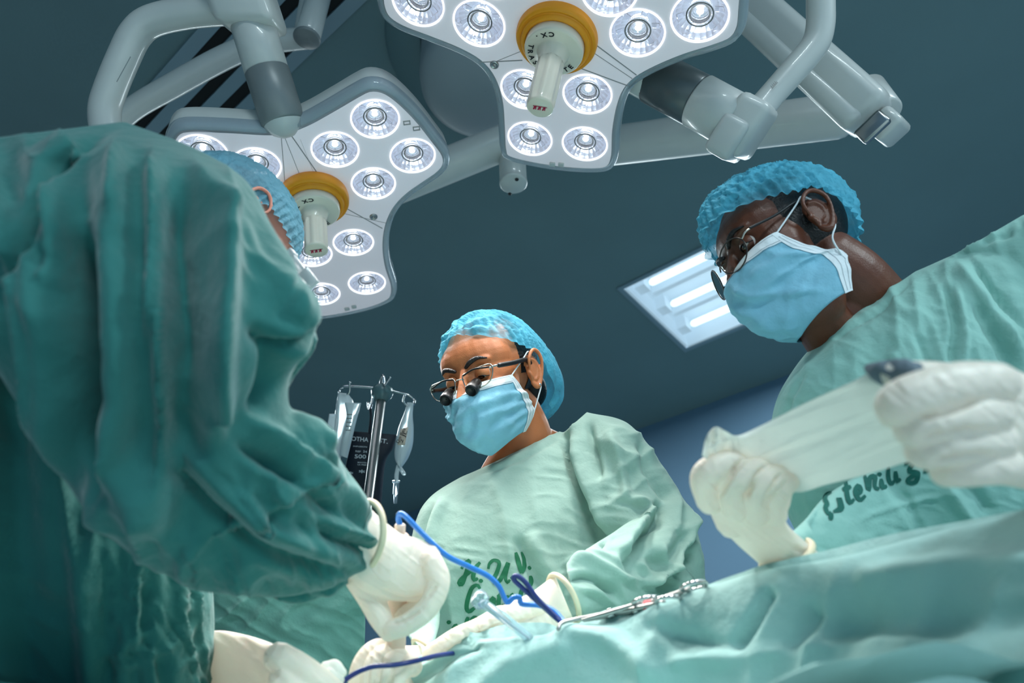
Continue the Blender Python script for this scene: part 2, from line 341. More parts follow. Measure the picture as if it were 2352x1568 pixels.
# ------------------------------------------------------------ surgical lamps
def surgical_lamp(C, N, outline, lenses, lr, seams, label, loc_handle, letters, twist, buttons, screw, icons=None):
    rt = root('surgical_lamp', C, label, 'surgical lamp', None)
    u = nrm(np.cross(N, [0, 1, 0])); v = np.cross(N, u)
    def loc(x, y): q = hit(np.asarray(x), np.asarray(y), C, N) - C; return np.stack([q @ u, q @ v], -1)
    def wld(q, z=0.): q = np.asarray(q, float); return C + q[..., :1] * u + q[..., 1:2] * v + N * (np.asarray(z, float)[..., None] if np.ndim(z) else z)
    o = np.asarray(outline, float); o2 = cr(loc(o[:, 0], o[:, 1]), 200, closed=True)
    ar = (o2[:, 0] * np.roll(o2[:, 1], -1) - np.roll(o2[:, 0], -1) * o2[:, 1]).sum()
    if ar < 0: o2 = o2[::-1]
    tg = nrm(np.roll(o2, -2, 0) - np.roll(o2, 2, 0)); nn = np.stack([tg[:, 1], -tg[:, 0]], 1)   # outward
    ins = lambda k: o2 - nn * k
    # face plate with the lens openings cut out
    face = ins(.016); L2 = [loc(a, b) for a, b in lenses]; th = np.linspace(0, 2 * math.pi, 40, endpoint=False)
    vs = [tuple(p) for p in face]; es = [(i, (i + 1) % 200) for i in range(200)]
    for c in L2:
        k = len(vs); vs += [tuple(c + lr * np.array([math.cos(t), math.sin(t)])) for t in th]; es += [(k + i, k + (i + 1) % 40) for i in range(40)]
    g = np.arange(-.5, .5, .03)
    V2, _, F2, *_ = delaunay_2d_cdt([Vector(p) for p in vs], es, [], 1, 1e-5)
    V2 = np.array([p[:] for p in V2]); F2 = [f for f in F2 if min(np.linalg.norm(V2[list(f)].mean(0) - c) for c in L2) > lr * .97]
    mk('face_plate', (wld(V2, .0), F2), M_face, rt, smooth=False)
    rows = [wld(ins(.016), 0), wld(ins(.012), -.003), wld(ins(.009), 0.002), wld(ins(.004), .001), wld(ins(0), -.008), wld(ins(-.001), -.02), wld(ins(.003), -.028)]
    mk('clear_rim', grid(np.array(rows), wrapv=True, flip=True), M_rim, rt)
    rows = [wld(ins(.014), -.004), wld(ins(.004), -.012), wld(ins(.001), -.03), wld(ins(.004), -.055), wld(ins(.02), -.075), wld(ins(.05), -.088), wld(ins(.09), -.094)]
    V, Fs = grid(np.array(rows), wrapv=True, flip=True); Fs.append(tuple(6 * 200 + j for j in range(200)))
    mk('housing', (V, Fs), M_white, rt)
    for c in L2:
        W = wld(c)
        hs = mk('lens_reflector', lathe(W, N, [(lr, 0), (lr * .97, -.008), (lr * .86, -.022), (lr * .66, -.036), (lr * .42, -.044), (.001, -.046)], 28), M_refl, rt, smooth=False)
        mk('lens_ring', lathe(W, N, [(lr * 1.03, .0005), (lr * 1.02, .002), (lr * .975, .002), (lr * .965, -.002)], 40), M_halo, hs)
        mk('collimator', lathe(W, N, [(.001, -.004), (lr * .3, -.005), (lr * .40, -.012), (lr * .42, -.03), (lr * .36, -.042)], 24), M_glass, hs)
        mk('light_diode', ell(W + N * -.022, np.array([u, v, N]), [lr * .17, lr * .17, lr * .12], 16, 10), M_led, hs)
        mk('collimator_rim', lathe(W, N, [(lr * .44, -.010), (lr * .47, -.007), (lr * .50, -.010), (lr * .47, -.014), (lr * .44, -.010)], 32), M_grey, hs)
        mk('glass_cover', lathe(W, N, [(lr * .97, -.003), (.001, -.0025)], 40), M_glass, hs)
        for a in range(6):
            t = a * math.pi / 3 + .3; cc = W + N * -.02 + (u * math.cos(t) + v * math.sin(t)) * lr * .66
            mk('facet', box(cc, u * math.cos(t) + v * math.sin(t) + N * .5, -u * math.sin(t) + v * math.cos(t), N, lr * .34, lr * .22, .003, .001), M_glass, hs)
    for (a, b, wd) in seams:
        p = wld(loc(*a), .0006); q = wld(loc(*b), .0006); d = q - p
        mk('seam', box((p + q) / 2, d, np.cross(N, d), N, np.linalg.norm(d), wd * .6, .0008), M_seam, rt, smooth=False)
    for b in buttons:
        p = wld(loc(*b), .002); mk('button', box(p, u, v, N, .013, .012, .005, .002), M_white, rt)
    if screw:
        p = wld(loc(*screw)); mk('screw', lathe(p, N, [(.009, 0), (.0085, .003), (.006, .004), (.0055, .0025), (.002, .0025), (.001, .004)], 20), M_steel, rt)
    for b in icons or ():
        p = wld(loc(*b), .001); mk('icon', join(box(p, u, v, N, .012, .002, .0012), box(p + v * .008, u, v, N, .010, .002, .0012), box(p + u * .006 + v * .004, u, v, N, .002, .010, .0012), box(p - u * .006 + v * .004, u, v, N, .002, .01, .0012)), M_steel, rt, smooth=False)
    # central handle
    H = P(*loc_handle[0]); T = P(*loc_handle[1]); A = nrm(T - H); Lh = np.linalg.norm(T - H); ref = RT
    k = loc_handle[2]
    mk('hub_collar', lathe(C + (H - C) * .3, A, [(k * 1.14, -.02), (k * 1.14, -.010), (k * 1.08, -.006), (k * .9, -.004)], 56), M_dark, rt)
    mk('amber_ring', lathe(H, A, [(k * .95, -.014), (k * 1.06, -.012), (k * 1.09, -.002), (k * 1.08, .008), (k * 1.04, .014), (k * .98, .0145), (k * .955, .012), (k * .93, .015), (k * .91, .020), (k * .85, .022), (k * .79, .020), (k * .76, .012)], 64), M_yel, rt)
    hd = mk('sterile_handle', lathe(H, A, [(k * .76, .010), (k * .78, .014), (k * .78, .032), (k * .76, .036), (k * .72, .0375), (k * .45, .036), (k * .42, .040), (k * .36, .052), (k * .335, .062)], 64, ref=ref), M_beige, rt)
    flute = lambda th, z: 1 + (.06 * np.cos(th * 8)) * (1 if .06 < z < Lh - .006 else 0)
    mk('fluted_grip', lathe(H, A, [(k * .335, .058), (k * .335, .066)] + [(k * .335 + .0003, z) for z in np.linspace(.07, Lh - .008, 8)] + [(k * .345, Lh - .004), (k * .34, Lh), (k * .31, Lh + .001), (.001, Lh + .001)], 96, flute, ref=ref), M_beige, hd)
    # handwriting round the flange
    a = nrm(np.cross(A, [0, 1, .01])); b = np.cross(A, a)
    tv = []
    Z = H + A * .0382
    xh = nrm(RT - A * (RT @ A)); yh = np.cross(A, xh)
    if yh @ UP < 0: yh = -yh
    for i, ch in enumerate(letters):
        if ch == ' ': continue
        t = math.radians(twist + i * 17.5)
        e = xh * math.cos(t) + yh * math.sin(t); tn = -xh * math.sin(t) + yh * math.cos(t)    # counter-clockwise as seen
        V, Fs = text(ch, .0145, .0004); V = V - [V[:, 0].mean(), 0, 0]
        tv.append((Z + e * (k * .67) + V[:, :1] * tn - V[:, 1:2] * e * .92, Fs))
    mk('handwriting', join(*tv), M_ink, hd, smooth=False)
    Ze = H + A * (Lh + .0022); z1 = []
    for i in range(3):
        for sgn in (0, 1):
            x0 = (i - 1.5) * .008 + sgn * .0035
            z1.append((Ze + np.array([[x0, -.004], [x0 + .0028, -.004], [x0 + .0052, .004], [x0 + .0024, .004]]) @ np.array([xh, yh]) if not sgn else Ze + np.array([[x0 + .0005, .004], [x0 + .003, .004], [x0 + .002, -.004], [x0 + .0005, -.004]]) @ np.array([xh, yh]), [(0, 1, 2, 3)]))
    z1.append((Ze + np.array([[-.012, .0035], [.013, .0035], [.013, .005], [-.012, .005]]) @ np.array([xh, yh]), [(0, 1, 2, 3)]))
    mk('emblem', join(*z1), M_red, hd, smooth=False)
    return rt
LO = [(378, 330), (392, 300), (425, 288), (520, 290), (630, 295), (690, 278), (760, 240), (818, 206), (848, 194), (884, 198), (920, 220), (965, 264), (1005, 315), (1031, 352), (1033, 380), (1015, 403), (982, 426), (945, 452), (917, 482), (900, 520), (894, 565), (899, 610), (912, 655), (908, 684), (885, 700), (845, 714), (790, 726), (735, 733), (690, 722), (668, 690), (650, 630), (625, 570), (580, 520), (520, 480), (450, 440), (400, 400), (382, 365)]
LL = [(465, 352), (590, 380), (770, 344), (862, 274), (948, 358), (858, 422), (812, 557), (843, 650), (738, 675), (716, 583)]
surgical_lamp(LC, LN, LO, LL, .0455, [((648, 300), (690, 405), .0015), ((790, 490), (888, 512), .0012), ((646, 312), (656, 440), .002), ((670, 312), (745, 420), .003), ((790, 475), (878, 524), .003), ((690, 320), (720, 395), .0003)],
    'trilobed white surgical lamp at the left behind the bending surgeon', ((722, 458, 1.452), (727, 575, 1.385), .066), 'CX TRASPLANTE', 88, [(797, 708), (813, 703)], (858, 497), [(935, 285), (957, 298)])
RO = [(862, -30), (864, 10), (880, 45), (918, 72), (985, 98), (1050, 124), (1095, 150), (1122, 184), (1138, 235), (1143, 295), (1147, 345), (1160, 366), (1210, 381), (1290, 394), (1368, 398), (1405, 390), (1420, 362), (1424, 300), (1437, 238), (1458, 200), (1500, 172), (1570, 142), (1640, 120), (1688, 100), (1712, 68), (1719, 20), (1722, -50), (1700, -120), (1640, -150), (1540, -150), (1440, -135), (1290, -120), (1140, -140), (1030, -170), (940, -170), (885, -130), (866, -80)]
RL = [(960, 6), (1100, 55), (1205, 206), (1349, 217), (1217, 319), (1343, 331), (1464, 77), (1607, 40), (1400, -22), (1580, -80), (990, -80), (1130, -62)]
surgical_lamp(RC, RN, RO, RL, .0475, [((1136, 142), (1210, 112), .0012), ((1340, 105), (1452, 180), .0015), ((1098, 143), (1200, 138), .003), ((1352, 90), (1462, 172), .003), ((1330, 155), (1446, 198), .003)],
    'large trilobed white surgical lamp at the top centre', ((1279, 88, 1.25), (1240, 247, 1.185), .069), 'CX. TRASPLANTE', 98, [(1269, 376), (1289, 377)], (1136, 148))

# ------------------------------------------------------------ lamp arms
def cyl(p, q, r, n=40, cap=True, ends=.0):
    p, q = np.asarray(p), np.asarray(q); L = np.linalg.norm(q - p); A = (q - p) / L; e = min(.004, r * .2)
    V, Fs = lathe(p, A, [(.001, 0), (r - e, 0), (r, e), (r, L - e), (r - e, L), (.001, L)], n); return V, Fs
a1 = root('lamp_arm', P(600, 30, 1.30), 'white bent yoke arm with grey sleeve carrying the left surgical lamp', 'lamp arm')
ax = nrm(P(640, 200, 1.31) - P(560, -40, 1.29))
mk('joint_block', box(P(562, 10, 1.30), RT, ax, np.cross(RT, ax), .114, .10, .11, .020), M_white, a1)
mk('white_sleeve', cyl(P(580, 55, 1.30), P(613, 165, 1.305), .041), M_white, a1)
mk('grey_sleeve', cyl(P(612, 160, 1.305), P(652, 284, 1.31), .0415), M_grey, a1)
mk('clear_tip', lathe(P(652, 283, 1.31), nrm(P(663, 320, 1.312) - P(652, 283, 1.31)), [(.038, 0), (.035, .008), (.026, .018), (.013, .025), (.001, .027)], 32), M_white, a1)
mk('yoke_tube', ptube([(520, 22, 1.30, .0284), (430, 30, 1.30, .0284), (350, 48, 1.30, .0284), (312, 78, 1.30, .0284), (285, 130, 1.30, .0284), (252, 210, 1.30, .0284), (240, 260, 1.30, .0284), (248, 330, 1.30, .0284)], 28, 60), M_white, a1)
tg = [(Vector((0, 0, 0)))]
def strip(x0, y0, x1, y1, d, wd, m_, par, nm='label_print'):
    p, q = P(x0, y0, d), P(x1, y1, d); e = nrm(q - p); f = nrm(np.cross(e, nrm(p - CAM)))
    return mk(nm, (np.array([p - f * wd, q - f * wd, q + f * wd, p + f * wd]), [(0, 1, 2, 3)]), m_, par, smooth=False)
strip(268, 188, 300, 130, 1.268, .0008, M_grey, a1)
a2 = root('lamp_arm', P(700, 0, 1.75), 'pale rod arm with cylindrical joint far behind the left lamp', 'lamp arm')
mk('bent_rod', ptube([(235, 330, 1.75, .024), (300, 255, 1.75, .028), (400, 195, 1.75, .030), (520, 130, 1.75, .030), (600, 100, 1.75, .029), (700, 88, 1.75, .027)], 24, 50), M_white, a2)
mk('joint', cyl(P(735, -20, 1.8), P(705, 90, 1.7), .031), M_white, a2)
mk('joint_cap', cyl(P(706, 84, 1.70), P(704, 91, 1.695), .0335), M_grey, a2)
mk('post', cyl(P(735, -150, 2.1), P(700, 70, 1.78), .026), M_white, a2)
# big articulated arm and ceiling hub, centre
a3 = root('lamp_arm', P(1400, 320, 2.1), 'long white horizontal arm crossing behind the right surgical lamp', 'lamp arm')
def beam(pts, w_, h_, par, nm, m_=None, bev=.02):
    p, q = P(*pts[0]), P(*pts[1]); e = nrm(q - p); s = nrm(np.cross(e, [0, 0, 1])); u_ = np.cross(s, e)
    return mk(nm, box((p + q) / 2, e, s, u_, np.linalg.norm(q - p), w_, h_, bev), m_ or M_white, par)
beam(((880, 440, 1.92), (1200, 310, 1.92)), .092, .092, a3, 'arm_tube', bev=.035)
beam(((1330, 345, 2.1), (1960, 262, 1.72)), .105, .10, a3, 'arm_tube', bev=.035)
tvs = []
V, Fs = text('OSE ✱' if False else 'SE *', .034, .0006)
p, q = P(1428, 322, 2.0), P(1500, 308, 1.96); e = nrm(q - p); f = nrm(np.cross(nrm(p - CAM), e)); f = f if f @ UP > 0 else -f
mk('arm_lettering', (p + V[:, :1] * e + V[:, 1:2] * f, Fs), M_ink, a3, smooth=False)
mk('drop_joint', cyl(P(1175, 330, 1.95), P(1179, 420, 1.86), .037), M_white, a3)
mk('joint_cap', cyl(P(1179, 416, 1.862), P(1179.3, 424, 1.855), .038), M_white, a3)
for (x, y) in ((1187, 411), (1171, 444)):
    p = P(x, y, 1.838); mk('screw', cyl(p, p + nrm(P(1179, 424, 1.855) - P(1179, 416, 1.862)) * .004, .005, 16), M_dark, a3)
hub = root('ceiling_hub', P(1080, 190, 2.25), 'broad round grey ceiling hub behind the two surgical lamps', 'ceiling mount')
hc = hit(1115, 195, np.array([0, 0, HC - .22]), up1)
mk('hub_dome', lathe(hc, np.array([0, 0, 1.]), [(.001, -.03), (.10, -.03), (.16, -.02), (.185, .0), (.19, .03), (.20, .22)], 56), mat('hub_grey', (150, 160, 164), .5), hub)
mk('hub_plate', lathe(hc, np.array([0, 0, 1.]), [(.20, .18), (.30, .19), (.31, .22)], 56), M_ceil, hub)
# right lamp suspension
a4 = root('lamp_arm', P(1740, 250, 1.25), 'white yoke arm with dark sleeve holding the right surgical lamp', 'lamp arm')
mk('lens_socket', cyl(P(1462, 165, 1.36), P(1512, 192, 1.355), .042), M_white, a4)
mk('dark_sleeve', cyl(P(1500, 178, 1.36), P(1603, 232, 1.32), .050), mat('dark_sleeve', (84, 92, 94), .3, metal=.2), a4)
mk('white_sleeve', cyl(P(1600, 230, 1.32), P(1690, 280, 1.29), .051), M_white, a4)
e = nrm(P(1690, 280, 1.29) - P(1600, 230, 1.32)); s = nrm(np.cross(e, nrm(P(1700, 280, 1.32) - CAM)))
mk('joint_block', join(box(P(1712, 292, 1.29), e, s, np.cross(e, s), .066, .108, .105, .016), box(P(1680, 318, 1.29), e, s, np.cross(e, s), .055, .077, .094, .012)), M_white, a4)
mk('yoke_tube', ptube([(1738, 262, 1.29, .0275), (1770, 222, 1.29, .0248), (1820, 165, 1.29, .0254), (1870, 105, 1.29, .0259), (1884, 60, 1.29, .0259), (1885, 10, 1.29, .0259), (1885, -60, 1.29, .0259)], 28, 60), M_white, a4)
def sticker(x0, y0, x1, y1, d, par, rows):
    p, q = P(x0, y0, d), P(x1, y1, d); e = nrm(q - p); f = nrm(np.cross(e, nrm(p - CAM))); out = []
    for i, (u0, u1, v0, v1) in enumerate(rows):
        out.append((np.array([p + (q - p) * u0 + f * v0, p + (q - p) * u1 + f * v0, p + (q - p) * u1 + f * v1, p + (q - p) * u0 + f * v1]), [(0, 1, 2, 3)]))
    mk('label_print', join(*out), M_ink, par, smooth=False)
sticker(1752, 212, 1806, 152, 1.262, a4, [(.25 + .018 * i, .258 + .018 * i, -.009, -.006 + .002 * ((i * 7) % 3)) for i in range(14)])
a5 = root('lamp_arm', P(1900, 160, 1.5), 'long boxy white spring arm ending in a steel hinge at the upper right', 'lamp arm')
p, q = P(1690, -20, 1.62), P(2010, 270, 1.42); e = nrm(q - p); s = nrm(np.cross(e, nrm(p - CAM)))
L_ = np.linalg.norm(q - p)
mk('spring_arm', box((p + q) / 2, e, s, np.cross(e, s), L_, .098, .10, .026), M_white, a5)
mk('lower_cover', box((p + q) / 2 + s * (.03 if (s @ UP) < 0 else -.03), e, s, np.cross(e, s), L_ * .99, .05, .112, .02), M_white, a5)
mk('steel_band', box(P(2004, 292, 1.375), e, s, np.cross(e, s), .036, .062, .02, .006), M_steel, a5)
mk('end_joint', box(P(2040, 292, 1.42), e, s, np.cross(e, s), .05, .06, .09, .012), M_white, a5)
mk('round_joint', cyl(P(1990, 205, 1.5), P(2030, 262, 1.44), .038), M_white, a5)
p = P(2008, 217, 1.442); mk('screw', cyl(p, p - nrm(p - CAM) * .004, .006, 16), M_steel, a5)
# ------------------------------------------------------------ cloth, skin
def cloth(name, rgb, translu=.12, bump=.004, rough=.85, var=.06):
    return mat(name, rgb, rough, var=var, vscale=5, bump=bump, bscale=26, bump2=.0004, b2scale=300, translu=translu, sheen=.15, spec=.2)
M_gown = cloth('gown_pale_green', (160, 190, 178))
M_gown2 = cloth('gown_green', (152, 200, 190))
M_gown3 = mat('gown_green_shaded', (40, 106, 102), .8, var=.08, vscale=5, bump=.004, bscale=26, bump2=.0004, b2scale=300, sheen=.3, spec=.25)  # pale gown green like the others, shade put in by darkening the colour
M_drape = cloth('drape_green', (164, 204, 200), bump=.006)
M_sheet = cloth('sheet_teal', (108, 158, 150))
M_skinw = mat('skin_tan', (198, 120, 76), .48, var=.06, vscale=30, sss=.12, bump=.0004, bscale=500)
M_skinm = mat('skin_deep_brown', (98, 54, 36), .42, var=.08, vscale=30, sss=.06, bump=.0004, bscale=500)
M_skins = mat('skin_light', (214, 140, 120), .5, var=.05, sss=.15)
M_hair = mat('black_hair', (20, 16, 16), .45, bump=.002, bscale=300)
M_glove = mat('latex_glove', (248, 240, 228), .42, var=.03, vscale=30, bump=.0016, bscale=55, bump2=.0003, b2scale=350, translu=.3, sss=.15)
M_cuff = mat('glove_cuff_bead', (222, 208, 178), .5)
M_mask = mat('mask_blue', (140, 200, 222), .8, var=.05, vscale=25, bump=.003, bscale=45, bump2=.0003, b2scale=700, translu=.15)
M_maskw = mat('mask_white', (222, 230, 234), .75, bump=.0008, bscale=120)
M_stitch = mat('weld_marks', (60, 84, 100), .8)
M_eye = mat('eyeball', (200, 192, 186), .15, coat=.6)
M_iris = mat('iris_brown', (42, 24, 16), .1, coat=.8)
M_metal = mat('spectacle_metal', (190, 186, 176), .22, metal=1)
M_lens = mat('spectacle_lens', (245, 252, 250), .02, trans=1., ior=1.06)
M_letter = mat('green_embroidery_paint', (28, 104, 72), .8, var=.12, vscale=60)
M_letter2 = mat('green_lettering', (16, 92, 82), .8, var=.12, vscale=60)
def cap_mat(name, rgb, dark):
    m = mat(name, rgb, .75, var=.12, vscale=22, bump=.003, bscale=60, bump2=.002, b2scale=220, translu=.3)
    nt = m.node_tree; N = nt.nodes; L = nt.links; out = N['Material Output']; s = out.inputs[0].links[0].from_socket
    tr = N.new('ShaderNodeBsdfTransparent'); mx = N.new('ShaderNodeMixShader'); n = N.new('ShaderNodeTexNoise'); n.inputs['Scale'].default_value = 16; n.inputs['Detail'].default_value = 6
    tc = N.new('ShaderNodeTexCoord'); L.new(tc.outputs['Object'], n.inputs['Vector']); r = N.new('ShaderNodeMapRange'); r.inputs[1].default_value = .45; r.inputs[2].default_value = .65; r.inputs[3].default_value = .05; r.inputs[4].default_value = dark
    L.new(n.outputs[0], r.inputs[0]); L.new(r.outputs[0], mx.inputs[0]); L.new(s, mx.inputs[1]); L.new(tr.outputs[0], mx.inputs[2]); L.new(mx.outputs[0], out.inputs[0]); return m
M_cap = cap_mat('bouffant_cap_blue', (92, 192, 220), .58)

def eul(a, b, c):
    ca, sa, cb, sb, cc, s_ = np.cos(a), np.sin(a), np.cos(b), np.sin(b), np.cos(c), np.sin(c)
    return np.array([[cc, -s_, 0], [s_, cc, 0], [0, 0, 1]]) @ np.array([[cb, 0, sb], [0, 1, 0], [-sb, 0, cb]]) @ np.array([[1, 0, 0], [0, ca, -sa], [0, sa, ca]])
I3 = np.eye(3)
def ear(side):
    hel = [(.006, .002, .004, .0022), (.011, .012, .009, .003), (.012, .022, .012, .0034), (.004, .032, .015, .0036), (-.008, .035, .017, .0037), (-.019, .028, .018, .0037), (-.024, .014, .018, .0035), (-.022, -.002, .015, .0032), (-.016, -.015, .011, .0036), (-.008, -.025, .007, .005), (-.001, -.027, .005, .0055), (.005, -.019, .002, .004)]
    ant = [(.000, .022, .008, .0022), (-.010, .017, .010, .0028), (-.0145, .004, .010, .003), (-.011, -.009, .008, .003), (-.002, -.015, .0065, .003)]
    tra = [(.010, .002, .003, .0035), (.0085, -.004, .006, .0036), (.007, -.011, .005, .0033)]
    def T(p):
        p = np.array(p); q = np.stack([side * (.074 + p[:, 2]), -p[:, 0] * 1.0 + .006, p[:, 1] * 1.02 + .002 - p[:, 0] * .15], 1); return tube(q, p[:, 3], 12, len(p) * 4)
    back = ell(np.array([side * .0785, .014, .004]), np.array([nrm([side * .28, 1., 0]), [0, 0, 1], nrm([1., -side * .28, 0])]), [.020, .031, .0042])
    return [T(hel), T(ant), T(tra), back]
def head_parts(w=1., jaw=1.):
    E = lambda c, r: ell(np.array(c), I3, r)
    ps = [E((0, .012, .046), (.076 * w, .098, .084)), E((0, -.034, .012), (.067 * w, .058, .080)), E((0, -.040, -.045), (.058 * w, .050, .052)),
          E((0, -.052, -.072), (.046 * w, .042, .036)), E((0, -.080, -.092), (.023, .018, .02)), E((0, -.036, .050), (.070, .056, .050)),
          tube([(0, -.086, .030), (0, -.100, .010), (0, -.114, -.018)], [.0085, .009, .013], 16, 12)]
    for s in (-1, 1):
        ps += [E((s * .028, -.074, .041), (.024, .013, .011)), E((s * .042, -.062, -.010), (.021, .020, .018)), E((s * .014, -.100, -.020), (.008, .010, .008))] + ear(s)
    return ps
class Head:
    def __init__(s, M, pos, sc=1.): s.M = M; s.pos = pos; s.s = sc
    def W(s, q): return (np.asarray(q, float) * s.s) @ s.M.T + s.pos
    def L(s, q): return ((np.asarray(q, float) - s.pos) @ s.M) / s.s
def build_head(rt, H, neck, skin, vox=.0017, look=(0, -.6), brow=True, lids=(-.38, -.85)):
    ps = [(H.W(v), f) for v, f in head_parts()] + neck
    V, Fs = fuse(ps, vox, 8, .6); q = H.L(V); N = normals(V, Fs)
    h = np.zeros(len(V))
    for s in (-1, 1):
        r = np.linalg.norm((q - [s * .0315, -.090, .020]) * [1, .7, 1.35], axis=1); h -= .0085 * np.exp(-(r / .0165) ** 2)
        r = np.linalg.norm((q - [s * .0315, -.088, .006]) * [.8, .7, 1.6], axis=1); h += .0015 * np.exp(-(r / .012) ** 2)
    V = V + N * (h * H.s)[:, None]
    sk = mk('skin', (V, Fs), skin, rt)
    for s in (-1, 1):
        c = np.array([s * .0315, -.0785, .0195]); a = look[0]; b = look[1]
        d = nrm([math.sin(a), -math.cos(a) * math.cos(b), math.sin(b)]); e1 = nrm(np.cross(d, [0, 0, 1])); e2 = np.cross(e1, d)
        ev, ef = ell(c, I3, [.0122] * 3, 32, 24); ey = mk('eye', (H.W(ev), ef), M_eye, sk)
        G = [(c + d * (.0125 - .0006 * k * k / 9) + 0 * e1)[None] + (k * .0019) * (np.cos(np.linspace(0, 6.283, 24, endpoint=False))[:, None] * e1 + np.sin(np.linspace(0, 6.283, 24, endpoint=False))[:, None] * e2) for k in (.02, 1, 2, 3)]
        mk('iris', ((lambda r: (H.W(r[0]), r[1]))(grid(np.array(G), wrapv=True))), M_iris, sk)
        # lids: two partial shells
        th = np.linspace(-1.5, 1.5, 26); mid = (lids[0] + lids[1]) / 2
        for nm, lo, hi in (('upper_eyelid', lids[0], 1.25), ('lower_eyelid', -1.5, lids[1])):
            rows = []
            for ph in np.linspace(lo, hi, 8):
                R_ = .0136
                bow = np.cos(th * 1.2) * .0
                k_ = np.clip((np.abs(th) / 1.0) ** 2, 0, 1); f_ = (ph - lo) / (hi - lo)
                pp = (lo + (mid - lo) * k_) * (1 - f_) + hi * f_ if nm[0] == 'u' else lo * (1 - f_) + (hi + (mid - hi) * k_) * f_
                rows.append(c + R_ * np.stack([np.sin(th) * np.cos(pp), -np.cos(th) * np.cos(pp), np.sin(pp)], 1))
            mk(nm, (lambda r: (H.W(r[0]), r[1]))(grid(np.array(rows))), skin, sk)
            if nm[0] == 'u': mk('eyelashes', (lambda r: (H.W(r[0]), r[1]))(tube(rows[0] * [1, 1.0, 1] + [0, -.0008, 0], .0007, 6)), M_hair, sk)
        if brow:
            bp = np.array([(s * .012, -.0955, .036), (s * .022, -.0955, .0415), (s * .035, -.0905, .045), (s * .048, -.081, .041)])
            tv, tf = tube(bp, [.0032, .0042, .0036, .0012], 10, 20); mk('eyebrow', (H.W(tv), tf), M_hair, sk)
    return sk
def maskmesh(rt, H, C, Ed, stitchrows=True, pleat=1., seed=3):
    C = cr(C, 46); Ee = cr(Ed, 46); n = 61; u = np.linspace(-1, 1, n); th = u * math.pi / 2
    G = np.zeros((46, n, 3)); sg = np.sign(u); a = np.abs(np.sin(th)); b = 1 - np.cos(th)
    for i in range(46):
        G[i, :, 0] = sg * Ee[i, 0] * a; G[i, :, 1] = C[i, 1] + (Ee[i, 1] - C[i, 1]) * b ** .9; G[i, :, 2] = C[i, 2] + (Ee[i, 2] - C[i, 2]) * a ** 1.3
    D = nrm(G - np.array([0, .0, -.03])); vv = np.linspace(0, 1, 46)[:, None] * np.ones(n); uu = np.ones((46, 1)) * u
    w_ = np.sin(np.clip(vv, 0, 1) * math.pi) ** .6 * (1 - .5 * np.abs(uu) ** 4)
    hh = 0
    for pv in (.30, .46, .62): hh = hh + pleat * .0035 * np.tanh((vv - pv - .05 * np.sin(uu * 4 + pv * 9)) * 30) * np.exp(-((vv - pv) / .10) ** 2)
    Q = np.c_[(uu * 2.2).ravel(), (vv * 3).ravel()]
    hh = hh + .0045 * w_ * (ridged(Q[:, 0], Q[:, 1], 60, 1.2, .45, seed).reshape(46, n)) + .003 * w_ * ridged(Q[:, 0], Q[:, 1], -50, .9, .3, seed + 4).reshape(46, n)
    G = G + D * hh[..., None]
    def part(nm, i0, i1, j0, j1, m_, off):
        g = H.W((G + D * off)[i0:i1, j0:j1]); g2 = H.W((G + D * (off - .0012))[i0:i1, j0:j1])
        V1, F1 = grid(g); V2, F2 = grid(g2, flip=True)
        r = np.concatenate([np.arange(g.shape[1]), (np.arange(1, g.shape[0])) * g.shape[1] + g.shape[1] - 1, (g.shape[0] - 1) * g.shape[1] + np.arange(g.shape[1] - 2, -1, -1), np.arange(g.shape[0] - 2, 0, -1) * g.shape[1]])
        k = len(V1); F3 = [(int(r[i]), int(r[i - 1]), int(r[i - 1]) + k, int(r[i]) + k) for i in range(len(r))]
        return mk(nm, (np.vstack([V1, V2]), F1 + [tuple(q_ + k for q_ in f) for f in F2] + F3), m_, rt)
    mkk = part('face_mask', 0, 46, 0, n, M_mask, 0)
    ORG[mkk.name] = ORG[rt.name]
    rt_, keep = rt, None
    def sub(nm, VF, m_): return mk(nm, VF, m_, mkk)
    def strip_(i0, i1, j0, j1, off): return grid(H.W((G + D * off)[i0:i1, j0:j1]))
    sub('nose_band', strip_(0, 7, 0, n, .0009), M_maskw)
    sub('edge_binding', strip_(0, 46, 0, 5, .0012), M_maskw); sub('edge_binding', strip_(0, 46, n - 5, n, .0012), M_maskw)
    dd = []
    for i in (1.2, 5.2, 6.6):
        for j in range(4, n - 5):
            a_, f_ = int(i), i - int(i)
            p = H.W(G[a_, j] * (1 - f_) + G[a_ + 1, j] * f_ + D[a_, j] * .0016); q = H.W((G[a_, j + 1] * (1 - f_) + G[a_ + 1, j + 1] * f_) + D[a_, j] * .0016)
            dn = H.W(G[a_ + 1, j] + D[a_, j] * .0016) - H.W(G[a_, j] + D[a_, j] * .0016); dn = nrm(dn) * .00035
            for k0 in (.05, .55):
                p1 = p + (q - p) * k0; q1 = p + (q - p) * (k0 + .3); dd.append((np.array([p1 - dn, q1 - dn, q1 + dn, p1 + dn]), [(0, 1, 2, 3)]))
    for j in (1, 2.6, n - 3.6, n - 2):
        for i in range(3, 44):
            a_, f_ = int(j), j - int(j); g = lambda ii: H.W(G[ii, a_] * (1 - f_) + G[ii, a_ + 1] * f_ + D[ii, a_] * .0018)
            p, q = g(i), g(i + 1); dn = nrm(H.W(G[i, a_ + 1]) - H.W(G[i, a_])) * .0004
            for k0 in (.05, .55):
                p1 = p + (q - p) * k0; q1 = p + (q - p) * (k0 + .3); dd.append((np.array([p1 - dn, q1 - dn, q1 + dn, p1 + dn]), [(0, 1, 2, 3)]))
    s_ = mk('weld_marks', join(*dd), M_stitch, mkk, smooth=False, kind='stuff')
